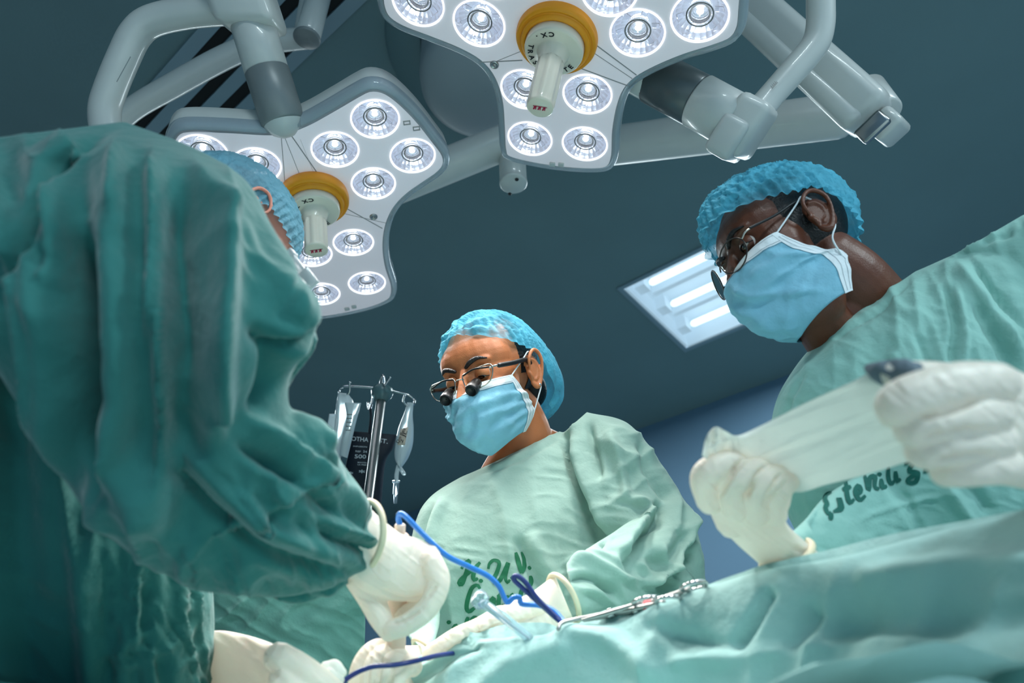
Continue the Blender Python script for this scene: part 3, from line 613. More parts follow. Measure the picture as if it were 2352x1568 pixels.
    for s in (-1, 1):
        j = -1 if s > 0 else 0
        for (st, en) in ((0, [(s * .080, -.012, .028), (s * .084, .004, .038), (s * .080, .018, .030)]), (-12, [(s * .078, .0, -.045), (s * .082, .018, -.024), (s * .082, .024, .0)])):
            p0 = G[st, j]; sub('ear_loop', (lambda r: (H.W(r[0]), r[1]))(tube(np.vstack([p0, en]), .0013, 8, 24)), M_maskw)
    return mkk
def capmesh(rt, H, hem, puff, mt, c0=(0, .012, .046), rad=(.080, .102, .088), amp=.004, seed=1, bag=None, knot=None, frill=.004, nf=46):
    """bouffant cap: hem = elevation (deg) against azimuth (deg, 0 = front, + = left ear)"""
    na, ns = 220, 70; az = np.linspace(-math.pi, math.pi, na, endpoint=False); hk = np.array(hem, float)
    he = np.radians(np.interp(np.degrees(az), hk[:, 0], hk[:, 1])); s = np.linspace(0, 1, ns)
    el = math.pi / 2 + (he[None] - math.pi / 2) * s[:, None]; A = az[None] * np.ones((ns, 1))
    D = np.stack([np.sin(A) * np.cos(el), -np.cos(A) * np.cos(el), np.sin(el)], -1)
    r = 1 / np.sqrt(((D / np.array(rad)) ** 2).sum(-1))
    S = s[:, None] * np.ones_like(A)
    r = r + puff * np.sin(np.clip(S, 0, 1) * math.pi * .93) ** .7 + .0015
    if bag is not None:
        for (bd, ba, bs) in bag: bd = nrm(bd); r = r + ba * np.exp(-((1 - (D @ bd)) / bs))
    Q = D.reshape(-1, 3)
    n1 = 1 - 2.2 * np.abs(noise(Q * 9 + 5, seed)); n2 = 1 - 2.2 * np.abs(noise(Q * 20 + 9, seed + 1)); n3 = 1 - 2.2 * np.abs(noise(Q * 42, seed + 2))
    r = r + (amp * (n1 * .6 + n2 * .4 + n3 * .2)).reshape(r.shape) * np.sin(S * math.pi * .98 + .02) ** .5
    radial = np.sin(A * nf + 1.5 * noise(np.c_[A.ravel() * 3, S.ravel() * 2], seed + 5).reshape(A.shape) * 2)
    r = r + .0022 * radial * sstep(S, .55, .97) + frill * sstep(S, .955, 1.0) * (1 + .5 * np.sin(A * nf * 1.0))
    if knot is not None:
        kd = nrm(knot); ca = D @ kd; e1 = nrm(np.cross(kd, [0, 0, 1])); e2 = np.cross(kd, e1); ang = np.arctan2(D @ e2, D @ e1)
        g = np.exp(-((1 - ca) / .28)); r = r + .0042 * g * np.sin(ang * 9 + 3 * noise(np.c_[ang.ravel() * 2, ca.ravel() * 4], 8).reshape(ang.shape)) * sstep(1 - ca, .002, .03) + .006 * np.exp(-((1 - ca) / .012))
    G = np.array(c0) + D * r[..., None]
    G2 = np.array(c0) + D * (r - .0009)[..., None]
    V, Fs = grid(H.W(G), wrapv=True); V2, F2 = grid(H.W(G2[::1]), wrapv=True, flip=True)
    return mk('cap', (V, Fs), mt, rt)
def strokes(rt, tree, L, cv, hw, m, name='gown_lettering', off=.0012):
    parts = []
    for st in L:
        q = np.array([cv(*p) for p in st], float)
        dot = len(q) == 1
        if dot: q = np.vstack([q - [.0, 4.5], q, q + [0, 4.5]])
        q = cr(q, max(8, int(np.linalg.norm(np.diff(q, axis=0), axis=1).sum() / 4))); t = nrm(np.gradient(q, axis=0)); nn = np.stack([-t[:, 1], t[:, 0]], 1)
        k = np.linspace(0, 1, len(q)); hwk = hw * ((.45 + .55 * np.sin(np.clip(k, 0.02, .98) * math.pi) ** .5) if not dot else np.sin(np.clip(k, .04, .96) * math.pi) ** .5)
        rows = [onto(tree, (q + nn * hwk[:, None] * a)[:, 0], (q + nn * hwk[:, None] * a)[:, 1], off) for a in (-1, -.5, 0, .5, 1)]
        parts.append(grid(np.array(rows)))
    return mk(name, join(*parts), m, rt, smooth=True)
def wr(amp, ang, sl, sw, seed, base=.0):
    return lambda x, y, V: amp * ridged(x, y, ang, sl, sw, seed)

# ------------------------------------------------------------ woman in the middle
HWm = Head(eul(.5559, .0029, -.597), P(1135.9, 886.8, 1.2488))
wm = root('person', P(1200, 1568, 1.25) * [1, 1, 0], 'woman in green gown, blue cap and loupe glasses standing in the middle, looking down', 'person')
T0 = HWm.W([0, .035, -.05])
neck = [tube([T0, P(1205, 1010, 1.27), P(1200, 1100, 1.28)], [.052, .052, .062], 24, 14), tube([P(1195, 1000, 1.28), P(1255, 1020, 1.28), P(1330, 1060, 1.27)], [.040, .030, .035], 20, 12), tube([P(1180, 1040, 1.26), P(1130, 1085, 1.24), P(1100, 1130, 1.22)], [.04, .022, .015], 20, 12)]
sk = build_head(wm, HWm, neck, M_skinw, look=(.0, -.75))
maskmesh(wm, HWm, [(0, -.104, .004), (0, -.128, -.020), (0, -.130, -.048), (0, -.122, -.080), (0, -.100, -.108), (0, -.078, -.118)], [(.069, -.052, .002), (.072, -.040, -.018), (.071, -.020, -.042), (.066, -.010, -.060), (.060, -.016, -.078), (.050, -.030, -.095)], seed=3)
capmesh(wm, HWm, [(-180, -62), (-130, -52), (-100, -8), (-80, 0), (-50, 13), (-20, 25), (0, 29), (20, 25), (50, 14), (80, 0), (100, -8), (130, -52), (180, -62)], .006, M_cap, amp=.0022, seed=4, bag=[((0.35, 1, -.85), .052, .22), ((-.2, 1, -.7), .03, .25), ((0, .5, .8), .006, .3)], knot=(-.02, -1, .62), frill=.0015, nf=30)
# hair seen under the cap
hv, hf = ell(np.array([0, .020, .046]), I3, [.0775, .0985, .0835]); hq = hv
keep = [f for f in hf if len(f) < 5 and (hv[list(f)].mean(0)[1] > -.035 or hv[list(f)].mean(0)[2] > .085) and hv[list(f)].mean(0)[2] > -.02 + (-.0 if hv[list(f)].mean(0)[1] > .02 else .03)]
mk('hair', (HWm.W(hv * [1.012, 1.01, 1.012]), keep), M_hair, wm)
mk('hair_bun', (lambda r: (HWm.W(r[0]), r[1]))(ell(np.array([.012, .095, -.018]), I3, [.04, .032, .04])), M_hair, wm)
# loupe glasses
def glasses(rt, H, lens_poly, cx, y, z, m_frame, rr=.0012, tilt=.1, templ=None, wrap=.1, nm='glasses', pad=True):
    parts = []
    g = None
    for s in (-1, 1):
        lp = np.array([(s * (cx + a), y + a * wrap + b * tilt, z + b) for a, b in lens_poly])
        lp = cr(lp, 64, closed=True); parts.append(tube(np.vstack([lp, lp[:2]]), rr, 8, cap=None))
    br = tube([(-cx + lens_poly[0][0] * 0 - -.0 + .0 - .0 + (cx - .012) * 0 + (cx - .009), y - .001, z + .006) if False else (-.009, y - .001, z + .006), (0, y - .004, z + .0085), (.009, y - .001, z + .006)], rr * 1.1, 8, 12)
    parts.append(br); v, f = join(*parts); g = mk(nm, (H.W(v), f), m_frame, rt)
    for s in (-1, 1):
        lp = np.array([(s * (cx + a), y + a * wrap + b * tilt, z + b) for a, b in lens_poly]); lp = cr(lp, 48, closed=True); c = lp.mean(0)
        V = np.vstack([lp, lp + [0, .0015, 0], ]); k = len(lp)
        Fs = [tuple(range(k)), tuple(range(2 * k - 1, k - 1, -1))] + [(i, (i + 1) % k, (i + 1) % k + k, i + k) for i in range(k)]
        mk('spectacle_lens', (H.W(V), Fs), M_lens, g, smooth=False)
        if pad: mk('nose_pad', (lambda r: (H.W(r[0]), r[1]))(ell(np.array([s * .010, y + .005, z - .004]), I3, [.0015, .003, .0045], 12, 8)), M_lens, g)
        for t in templ: mk('temple', (lambda r: (H.W(r[0]), r[1]))(tube(np.array(t[0]) * [s, 1, 1], t[1], 10, 24)), t[2], g)
    return g
rect = [(-.026, .004), (-.024, .013), (-.010, .0160), (.010, .017), (.028, .0155), (.031, .006), (.024, -.009), (.010, -.0155), (-.010, -.0165), (-.022, -.010)]
g1 = glasses(wm, HWm, rect, .0345, -.108, .010, M_metal, .0011, .12, wrap=.12, templ=[([(.061, -.104, .020), (.067, -.098, .021), (.071, -.088, .020)], .0018, M_metal), ([(.071, -.089, .020), (.078, -.05, .021), (.080, -.01, .024), (.079, .008, .018)], .0042, M_dark)])
for s in (-1, 1):
    mk('brow_bar', (lambda r: (HWm.W(r[0]), r[1]))(tube([(s * .010, -.109, .0225), (s * .033, -.1085, .0265), (s * .059, -.106, .0215)], .0016, 8, 16)), M_dark, g1)
    p0 = np.array([s * .028, -.1105, .000]); dr = nrm([-s * .08, -1, -.55])
    lv, lf = lathe(p0, dr, [(.001, -.010), (.0085, -.010), (.0095, -.006), (.0095, .004), (.0110, .006), (.0110, .014), (.0100, .018), (.0092, .018), (.0085, .014), (.001, .013)], 32)
    mk('loupe', (HWm.W(lv), lf), M_dark, g1)
mk('earring', (lambda r: (HWm.W(r[0]), r[1]))(ell(np.array([.0835, .010, -.024]), I3, [.0028] * 3, 12, 8)), M_chrome, wm)
# gown
torso = loft([(1090, 1082), (1050, 1100), (990, 1140), (958, 1192), (940, 1290), (948, 1400), (975, 1640)], [(1285, 990), (1330, 1010), (1395, 1080), (1430, 1180), (1450, 1300), (1470, 1420), (1490, 1640)], [1.25, 1.245, 1.23, 1.20, 1.17, 1.15, 1.12], [.045, .075, .10, .115, .125, .13, .13], 70, 48, 2.2)
uarm = loft([(1292, 996), (1290, 1040), (1310, 1120), (1360, 1230), (1400, 1330), (1440, 1440)], [(1348, 946), (1445, 975), (1530, 1085), (1592, 1200), (1614, 1320), (1600, 1460)], [1.24, 1.22, 1.17, 1.12, 1.10, 1.08], [.05, .075, .085, .085, .08, .07], 60, 40)
farm = loft([(1560, 1200), (1470, 1190), (1400, 1230), (1345, 1265), (1300, 1300)], [(1600, 1450), (1500, 1460), (1420, 1450), (1360, 1425), (1322, 1400)], [1.08, 1.03, .97, .92, .885], [.06, .06, .05, .04, .034], 50, 36)
rarm = loft([(945, 1250), (925, 1330), (915, 1400), (925, 1440), (945, 1470)], [(1010, 1260), (1010, 1370), (1010, 1430), (1000, 1470), (985, 1510)], [1.13, 1.08, 1.0, .93, .88], [.05, .05, .045, .04, .035], 40, 30)
V, Fs = fuse([torso, uarm, farm, rarm], .003, 3, .5)
def wx(x, y, V):
    arm = sstep(x, 1330, 1430)
    lo = sstep(x + (y - 1250) * .3, 1420, 1480)
    h = .0055 * (1 - arm) * ridged(x, y, 78, 420, 70, 11) * sstep(y, 1060, 1200) + .011 * arm * ridged(x, y, 55, 150, 52, 12) + .0045 * arm * ridged(x, y, -30, 100, 42, 15)
    h = h + .006 * sstep(x, 1290, 1340) * sstep(y, 1230, 1290) * ridged(x, y, 20, 120, 45, 14)
    return h + .0012 * ridged(x, y, 10, 80, 22, 16)
gf = folds((V, Fs), [([(1300, 985), (1310, 1060), (1345, 1150), (1395, 1270)], -.022, 8), ([(1320, 985), (1335, 1070), (1372, 1160), (1400, 1240)], .016, 16), ([(1130, 1090), (1160, 1180), (1180, 1300)], .008, 16), ([(1180, 1230), (1215, 1300), (1250, 1360)], -.012, 16), ([(1210, 1220), (1260, 1310), (1290, 1360)], .012, 18),
    ([(1350, 960), (1370, 1060), (1380, 1110)], -.018, 9), ([(1390, 990), (1430, 1090), (1440, 1160)], .014, 12), ([(1460, 1010), (1490, 1080), (1560, 1150)], -.014, 10), ([(1430, 1140), (1490, 1150), (1500, 1170), (1420, 1260), (1400, 1290)], .022, 12), ([(1470, 1150), (1520, 1160), (1500, 1210), (1450, 1280), (1420, 1320)], -.020, 11), ([(1575, 1150), (1580, 1220), (1540, 1290), (1500, 1330), (1450, 1345)], .020, 9), ([(1590, 1190), (1590, 1260), (1540, 1330), (1490, 1370)], -.018, 14),
    ([(1290, 1300), (1340, 1280), (1390, 1310), (1440, 1340)], .010, 9), ([(1320, 1350), (1370, 1360), (1420, 1400)], .010, 9), ([(1310, 1330), (1360, 1330), (1410, 1370)], -.012, 8), ([(1000, 1150), (975, 1220), (965, 1320)], -.010, 8), ([(1030, 1130), (1000, 1200), (990, 1300), (990, 1380)], .010, 12), ([(1095, 1078), (1150, 1060), (1220, 1030), (1283, 992)], .004, 6), ([(1100, 1090), (1155, 1072), (1225, 1042), (1288, 1004)], -.003, 4)], wx)
gw = mk('gown', gf, M_gown, wm)
def skirt(rt, c, r0, r1, m):
    th = np.linspace(0, 2 * math.pi, 72, endpoint=False); rows = []
    for z in np.linspace(c[2] + .05, .06, 14):
        k = (c[2] - z) / c[2]; r = r0 + (r1 - r0) * k + .012 * k * np.cos(th * 11 + .6); rows.append(np.stack([c[0] + r * np.cos(th), c[1] + .8 * r * np.sin(th), np.full(72, z)], 1))
    V, Fs = grid(np.array(rows), wrapv=True); return mk('gown_skirt', (V, Fs + [tuple(range(72)), tuple(13 * 72 + j for j in range(71, -1, -1))]), m, rt)
skirt(wm, P(1225, 1640, 1.14), .16, .22, M_gown)
tr_ = bvh(*gf); z5 = lambda a, b: (750 + a / 3.351, 1100 + b / 3.351)
SH = [[(1040, 690), (1062, 655), (1100, 625), (1092, 670), (1070, 740), (1045, 805), (1022, 805), (1035, 775), (1090, 725), (1150, 690)], [(1182, 640), (1150, 680), (1130, 740), (1140, 778), (1165, 762)], [(1187, 783)],
      [(1245, 690), (1255, 650), (1290, 625), (1330, 645), (1315, 710), (1288, 770), (1300, 800), (1340, 770), (1380, 690), (1402, 640), (1388, 700), (1378, 760), (1395, 795), (1412, 775)], [(1432, 760)], [(1452, 565), (1475, 640), (1498, 725)], [(1502, 725), (1520, 670), (1518, 610), (1500, 560)], [(1562, 683)],
      [(1180, 845), (1160, 815), (1120, 840), (1090, 920), (1080, 990), (1100, 1018), (1140, 990), (1165, 965)], [(1185, 950), (1215, 925), (1205, 890), (1190, 930), (1200, 985), (1232, 972)], [(1245, 978), (1255, 915), (1250, 970), (1280, 915), (1292, 935), (1285, 975), (1305, 965)], [(1345, 860), (1325, 940), (1335, 985), (1362, 965)], [(1312, 905), (1365, 895)], [(1378, 965), (1388, 905), (1405, 912)],
      [(1440, 880), (1422, 900), (1430, 930), (1450, 905), (1458, 935)], [(1510, 830), (1495, 890), (1505, 915)], [(1566, 745), (1572, 790), (1565, 825)], [(1010, 1120), (982, 1135), (1000, 1145), (1015, 1125)], [(1092, 1060), (1078, 1105), (1085, 1120)], [(1110, 1090), (1140, 1065), (1165, 1070)], [(945, 1100)]]
strokes(wm, tr_, SH, z5, 5.2, M_letter)

# ------------------------------------------------------------ man on the right
HMn = Head(eul(.3964, .0342, -1.501), P(1817.7, 584.4, 1.0442))
mn = root('person', P(2050, 1500, 1.05) * [1, 1, 0], 'man in green gown, bouffant cap and round glasses standing at the right, holding a cloth', 'person')
neck = [tube([HMn.W([0, .035, -.03]), P(1955, 655, 1.03), P(2030, 770, 1.06)], [.054, .056, .07], 28, 16), tube([P(1940, 640, 1.06), P(2040, 706, 1.05), P(2160, 730, 1.05)], [.045, .038, .05], 24, 14), tube([P(1940, 700, 1.03), P(1965, 800, 1.02), P(1985, 860, 1.02)], [.045, .042, .04], 24, 12), ell(HMn.W([0, -.028, -.088]), I3, [.046, .046, .046]), tube([HMn.W([0, -.035, -.095]), P(1935, 800, 1.03)], [.036, .045], 20, 8)]
sk2 = build_head(mn, HMn, neck, M_skinm, look=(.0, -.40), lids=(-.02, -.62))
maskmesh(mn, HMn, [(0, -.108, -.002), (0, -.134, -.026), (0, -.138, -.055), (0, -.130, -.088), (0, -.108, -.118), (0, -.078, -.132)], [(.066, -.056, .002), (.070, -.040, -.028), (.071, -.014, -.050), (.070, .006, -.058), (.068, .002, -.085), (.058, -.012, -.118)], seed=13, pleat=.8)
capmesh(mn, HMn, [(-180, -38), (-130, -28), (-100, 6), (-80, 0), (-50, 8), (-20, 16), (0, 18), (20, 15), (50, 6), (80, -2), (100, 0), (125, -24), (180, -38)], .016, M_cap, amp=.0065, seed=24, bag=[((0, -.9, .5), .012, .2), ((0, 1, -.1), .01, .3)], frill=.006, nf=34)
hv, hf = ell(np.array([0, .018, .046]), I3, [.0775, .098, .0835], 48, 32)
keep = [f for f in hf if len(f) < 5 and (hv[list(f)].mean(0)[1] > -.03 or hv[list(f)].mean(0)[2] > .085) and hv[list(f)].mean(0)[2] > -.03]
mk('hair', (HMn.W(hv * [1.012, 1.01, 1.012]), keep), M_hair, mn)
rnd = [(.0245 * math.cos(t), .0235 * math.sin(t)) for t in np.linspace(0, 2 * math.pi, 12, endpoint=False)]
g2 = glasses(mn, HMn, rnd, .0335, -.116, .006, mat('dark_metal', (70, 66, 64), .3, metal=.9), .0011, .10, wrap=.40, templ=[([(.058, -.105, .014), (.065, -.100, .018), (.069, -.09, .020)], .0014, M_metal), ([(.069, -.092, .020), (.076, -.05, .024), (.079, -.01, .034), (.078, .006, .030)], .0020, M_dark)])
mt_ = loft([(1882, 778), (1832, 838), (1788, 915), (1774, 1000), (1782, 1100), (1830, 1210), (1890, 1310), (1960, 1500)], [(2095, 628), (2220, 580), (2350, 570), (2440, 640), (2500, 780), (2540, 940), (2580, 1100), (2620, 1300)], [1.03, 1.02, 1.0, .98, .96, .94, .93, .92], [.05, .08, .105, .12, .125, .125, .125, .12], 80, 56, 2.3)
sl = loft([(2150, 610), (2230, 640), (2330, 760), (2400, 900)], [(2330, 505), (2450, 500), (2560, 600), (2640, 760)], [1.0, .97, .92, .86], [.07, .09, .09, .08], 50, 36)
sl2 = loft([(2150, 1010), (2000, 1080), (1900, 1140), (1850, 1195), (1815, 1225)], [(2200, 1330), (2060, 1340), (1950, 1345), (1860, 1340), (1785, 1300)], [.90, .86, .80, .74, .70], [.06, .055, .05, .042, .034], 50, 36)
V, Fs = fuse([mt_, sl, sl2], .0034, 3, .5)
def mx_(x, y, V):
    h = .0032 * ridged(x, y, 80, 260, 60, 31) + .0028 * ridged(x, y, 60, 160, 45, 32) * sstep(x, 1950, 2100) + .0010 * ridged(x, y, 20, 60, 20, 33)
    return h + .005 * sstep(y, 1130, 1180) * (1 - sstep(x, 1870, 1920)) * ridged(x, y, 50, 80, 30, 34)
gm = folds((V, Fs), [([(1893, 788), (1950, 745), (2020, 695), (2090, 632)], .004, 6), ([(1898, 800), (1955, 757), (2030, 703), (2100, 642)], -.003, 4), ([(2230, 600), (2290, 680), (2352, 760)], -.012, 7), ([(2190, 590), (2250, 680), (2310, 760), (2352, 830)], .010, 12), ([(2170, 650), (2190, 750), (2180, 850)], -.010, 9), ([(2195, 650), (2215, 760), (2210, 850)], .009, 10), ([(2240, 680), (2290, 780), (2352, 880)], -.016, 18),
    ([(2100, 760), (2150, 880)], -.006, 9), ([(1850, 860), (1810, 930), (1790, 1010)], -.006, 7), ([(2160, 1100), (2230, 1200), (2300, 1260)], .008, 12), ([(2200, 1090), (2280, 1180)], -.01, 14), ([(1960, 1200), (2060, 1160), (2200, 1130)], .003, 6), ([(2250, 560), (2330, 530)], -.008, 9), ([(2050, 800), (2060, 900)], .006, 14)], mx_)
mk('gown', gm, M_gown2, mn); skirt(mn, np.array([.62, .80, 1.0]), .17, .24, M_gown2)
tr2 = bvh(*gm); z6 = lambda a, b: (1550 + a / 2.7506, 780 + b / 2.7506)
SE = [[(992, 962), (962, 975), (948, 1010), (962, 1040), (950, 1062), (965, 1100), (984, 1092)], [(985, 1095), (982, 1140)], [(1000, 1090), (1040, 1060), (1034, 1000), (1048, 1040), (1052, 1072), (1015, 1085)], [(1082, 900), (1085, 980), (1102, 1030), (1130, 1008)], [(1058, 952), (1112, 930)], [(1130, 990), (1172, 960), (1155, 925), (1138, 965), (1165, 1012), (1200, 985)], [(1200, 860), (1222, 950), (1230, 880), (1262, 868), (1262, 930), (1290, 945)], [(1298, 880), (1310, 932), (1336, 925)], [(1290, 850)], [(1350, 800), (1348, 870), (1365, 912), (1388, 890)], [(1395, 830), (1403, 890), (1428, 878)], [(1450, 785), (1512, 765), (1480, 828), (1532, 842), (1520, 895), (1482, 905), (1475, 880), (1545, 835)], [(1560, 800), (1590, 785), (1602, 820), (1565, 830), (1610, 820)]]
strokes(mn, tr2, SE, z6, 5.6, M_letter2)

# ------------------------------------------------------------ surgeon bending in from the left
sg = root('person', P(150, 1500, .75) * [1, 1, 0], 'surgeon in shaded green gown bending over at the left edge, seen from behind the arm', 'person')
# head, mostly hidden behind the shoulder
fS = nrm(.50 * RT - .72 * UP + .25 * FW); uS = .45 * RT + .1 * UP + .85 * FW; uS = nrm(uS - fS * (uS @ fS)); rS = np.cross(uS, -fS) ; MS = np.stack([np.cross(-fS, uS), -fS, uS], 1)
HSg = Head(MS, P(512, 548, 1.05))
build_head(sg, HSg, [tube([HSg.W([0, .03, -.05]), P(430, 520, .85)], [.055, .06], 20, 10)], M_skins, vox=.0025, brow=False)
capmesh(sg, HSg, [(-180, -50), (-110, -35), (-80, -12), (0, 6), (80, -12), (110, -35), (180, -50)], .010, cap_mat('cap_pale_blue', (120, 180, 200), .25), amp=.003, seed=41)
up_ = loft([(-120, 330), (-140, 440), (-130, 540), (-60, 660), (12, 760), (70, 870), (130, 980), (190, 1080), (255, 1180), (335, 1255), (390, 1305)],
           [(262, 282), (425, 342), (548, 415), (610, 520), (655, 610), (716, 715), (700, 790), (655, 870), (655, 950), (700, 1010), (760, 1100)],
           [.70, .66, .63, .62, .61, .61, .61, .62, .62, .63, .64], [.08, .10, .11, .11, .105, .10, .09, .085, .08, .075, .07], 110, 60, 2.2)
shl = loft([(-200, 500), (-100, 430), (60, 372), (170, 330)], [(-200, 900), (-60, 800), (150, 700), (330, 520)], [.66, .66, .66, .66], [.07, .09, .1, .08], 40, 40)
fa = loft([(600, 900), (690, 962), (748, 985), (782, 1060), (836, 1136), (868, 1222)], [(385, 1300), (450, 1340), (560, 1356), (660, 1362), (760, 1340), (836, 1302)], [.63, .64, .66, .69, .725, .755], [.07, .065, .06, .052, .044, .036], 70, 48)
lt = loft([(-260, 650), (-260, 900), (-260, 1200), (-260, 1450), (-260, 1800)], [(200, 760), (290, 1000), (400, 1200), (463, 1345), (470, 1800)], [.78, .78, .76, .75, .74], [.09, .11, .11, .11, .11], 60, 50, 2.4)
flap = loft([(700, 700), (690, 760), (640, 840), (610, 900)], [(722, 735), (716, 790), (668, 860), (650, 900)], [.64, .65, .66, .67], [.02, .03, .03, .02], 30, 24)
fl2 = loft([(560, 1335), (640, 1345), (720, 1330), (790, 1310)], [(580, 1352), (650, 1378), (715, 1372), (790, 1335)], [.70, .71, .72, .73], [.02, .025, .025, .02], 30, 24)
V, Fs = fuse([up_, shl, fa, lt, flap, fl2], .0034, 3, .5)
def sx(x, y, V):
    lower = sstep(y, 1180, 1330) * (1 - sstep(x, 440, 500)) * sstep(x, 180, 300)
    fore = sstep(x + (y - 1100) * .3, 520, 640) * sstep(y, 960, 1040)
    body = (1 - lower) * (1 - fore)
    return .015 * body * ridged(x, y, 86, 800, 75, 51) * sstep(y, 290, 420) + .0022 * body * ridged(x, y, 40, 160, 60, 52) + .007 * lower * ridged(x, y, 84, 200, 30, 53) + .003 * lower * ridged(x, y, 60, 50, 20, 57) + .0065 * fore * ridged(x, y, 32, 260, 50, 54) + .004 * fore * ridged(x, y, 62, 100, 26, 55)
gs = folds((V, Fs), [([(352, 330), (348, 500), (345, 700), (338, 790)], .017, 10), ([(270, 330), (272, 430), (268, 520)], .014, 16), ([(470, 420), (500, 520), (510, 700), (490, 900), (480, 1050)], .030, 26), ([(420, 420), (420, 600), (440, 900)], -.012, 24), ([(120, 430), (125, 550), (120, 680)], .018, 16), ([(180, 480), (170, 650), (185, 850), (215, 1020), (260, 1120)], -.05, 24), ([(260, 300), (170, 350), (95, 440), (60, 560), (0, 690)], -.020, 13), ([(60, 560), (130, 760), (220, 950), (300, 1130)], .010, 30), ([(240, 900), (300, 1100), (380, 1230)], .012, 40),
    ([(560, 480), (600, 600), (690, 740)], .006, 14), ([(690, 620), (640, 720), (700, 760)], -.006, 10), ([(620, 800), (690, 770), (715, 740)], -.02, 9), ([(560, 740), (620, 800), (610, 870), (560, 960)], -.016, 20),
    ([(390, 1000), (480, 1100), (600, 1200), (740, 1260), (820, 1300)], .012, 18), ([(370, 1060), (500, 1190), (620, 1260), (720, 1295), (800, 1305)], -.016, 13), ([(560, 960), (700, 1060), (800, 1120)], .012, 16), ([(520, 1010), (650, 1080), (760, 1160), (850, 1230)], -.012, 14), ([(540, 1120), (600, 1180), (590, 1230)], .008, 9), ([(700, 1100), (760, 1150), (830, 1230)], .010, 10), ([(740, 980), (760, 1060), (800, 1100)], .008, 10), ([(700, 1180), (790, 1215), (860, 1240)], .008, 8), ([(720, 1220), (800, 1250), (850, 1262)], -.010, 7)], sx)
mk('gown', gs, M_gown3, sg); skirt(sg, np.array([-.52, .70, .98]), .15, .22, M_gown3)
st = nrm(P(720, 655, .80) - P(655, 570, .84)); sv = nrm(np.cross(st, FW))
mk('face_shield_arm', join(box(P(690, 615, .815), st, sv, np.cross(st, sv), .062, .009, .006, .002), box(P(668, 586, .83), st, sv, np.cross(st, sv), .014, .013, .009, .002), box(P(708, 640, .80), st, sv, np.cross(st, sv), .03, .016, .004, .001)), mat('clear_plastic', (225, 228, 230), .2, trans=.4), sg)
# ------------------------------------------------------------ gloved hands (each one continuous skin with five fingers)
def hand(rt, palm, fingers, vox=.0012, m=None, extra=None, name='gloved_hand', it=2):
    ps = list(palm) + [ptube(f, 18, 26) for f in fingers]
    V, Fs = fuse(ps, vox, it, .5)
    if extra: V, Fs = folds((V, Fs), extra, lambda x, y, V: .0006 * ridged(x, y, 40, 60, 14, 77))
    return mk(name, (V, Fs), m or M_glove, rt)
def ring(rt, p, q, dp, dq, near, r=.0028):
    a, b = P(*p, dp), P(*q, dq); c = (a + b) / 2; A = (b - a) / 2; B = P(*near) - c
    t = np.linspace(0, 2 * math.pi, 49); path = c + np.cos(t)[:, None] * A + np.sin(t)[:, None] * B
    return mk('glove_cuff', tube(path, r, 10, cap=None), M_cuff, rt)
# surgeon's right hand gripping the pencil
palmA = loft([(832, 1150), (872, 1190), (920, 1226), (965, 1240), (1000, 1264), (1016, 1295)], [(800, 1318), (838, 1352), (882, 1372), (930, 1378), (978, 1372), (1006, 1345)], [.745, .75, .755, .76, .76, .758], [.036, .034, .030, .026, .022, .014], 40, 32)
hand(sg, [palmA], [[(990, 1290, .745, .013), (1008, 1335, .738, .0125), (985, 1392, .732, .0118), (940, 1430, .730, .0112), (902, 1446, .732, .0105)],
    [(985, 1275, .765, .013), (1000, 1335, .762, .0125), (972, 1385, .762, .0115), (925, 1415, .764, .0105)],
    [(960, 1290, .785, .012), (975, 1350, .785, .0115), (945, 1395, .785, .0105), (905, 1410, .785, .0098)],
    [(930, 1290, .80, .011), (940, 1350, .80, .0105), (912, 1385, .80, .0098), (885, 1395, .80, .009)],
    [(830, 1325, .752, .018), (852, 1372, .748, .0145), (874, 1418, .742, .0125), (893, 1452, .738, .0095)]],
    extra=[([(870, 1350), (920, 1375), (980, 1370)], -.004, 5), ([(1003, 1345), (980, 1372)], -.003, 4), ([(985, 1262), (968, 1300), (960, 1345)], -.002, 6), ([(955, 1246), (936, 1290)], -.0015, 6), ([(970, 1398), (925, 1424), (895, 1432)], -.0035, 4), ([(880, 1195), (870, 1260), (862, 1330)], -.002, 8), ([(905, 1215), (898, 1290), (900, 1350)], .0015, 8)])
ring(sg, (842, 1152), (826, 1312), .742, .742, (880, 1228, .705), .0036)
# surgeon's left hand, low
palmD = loft([(430, 1462), (500, 1450), (570, 1462), (640, 1486), (700, 1512)], [(440, 1720), (520, 1700), (590, 1680), (650, 1660), (690, 1630)], [.83, .78, .735, .70, .685], [.04, .038, .034, .028, .020], 40, 32)
hand(sg, [palmD], [[(640, 1510, .672, .0145), (690, 1535, .675, .0135), (735, 1565, .68, .0125), (790, 1610, .69, .0115)], [(650, 1560, .665, .014), (710, 1600, .67, .0125), (770, 1650, .68, .0115)], [(640, 1600, .665, .013), (700, 1650, .67, .012), (750, 1700, .68, .011)], [(630, 1650, .665, .012), (680, 1700, .67, .011), (720, 1740, .68, .010)],
    [(520, 1640, .64, .017), (600, 1660, .635, .014), (660, 1690, .64, .012)]], extra=[([(580, 1500), (640, 1560)], -.003, 12)])
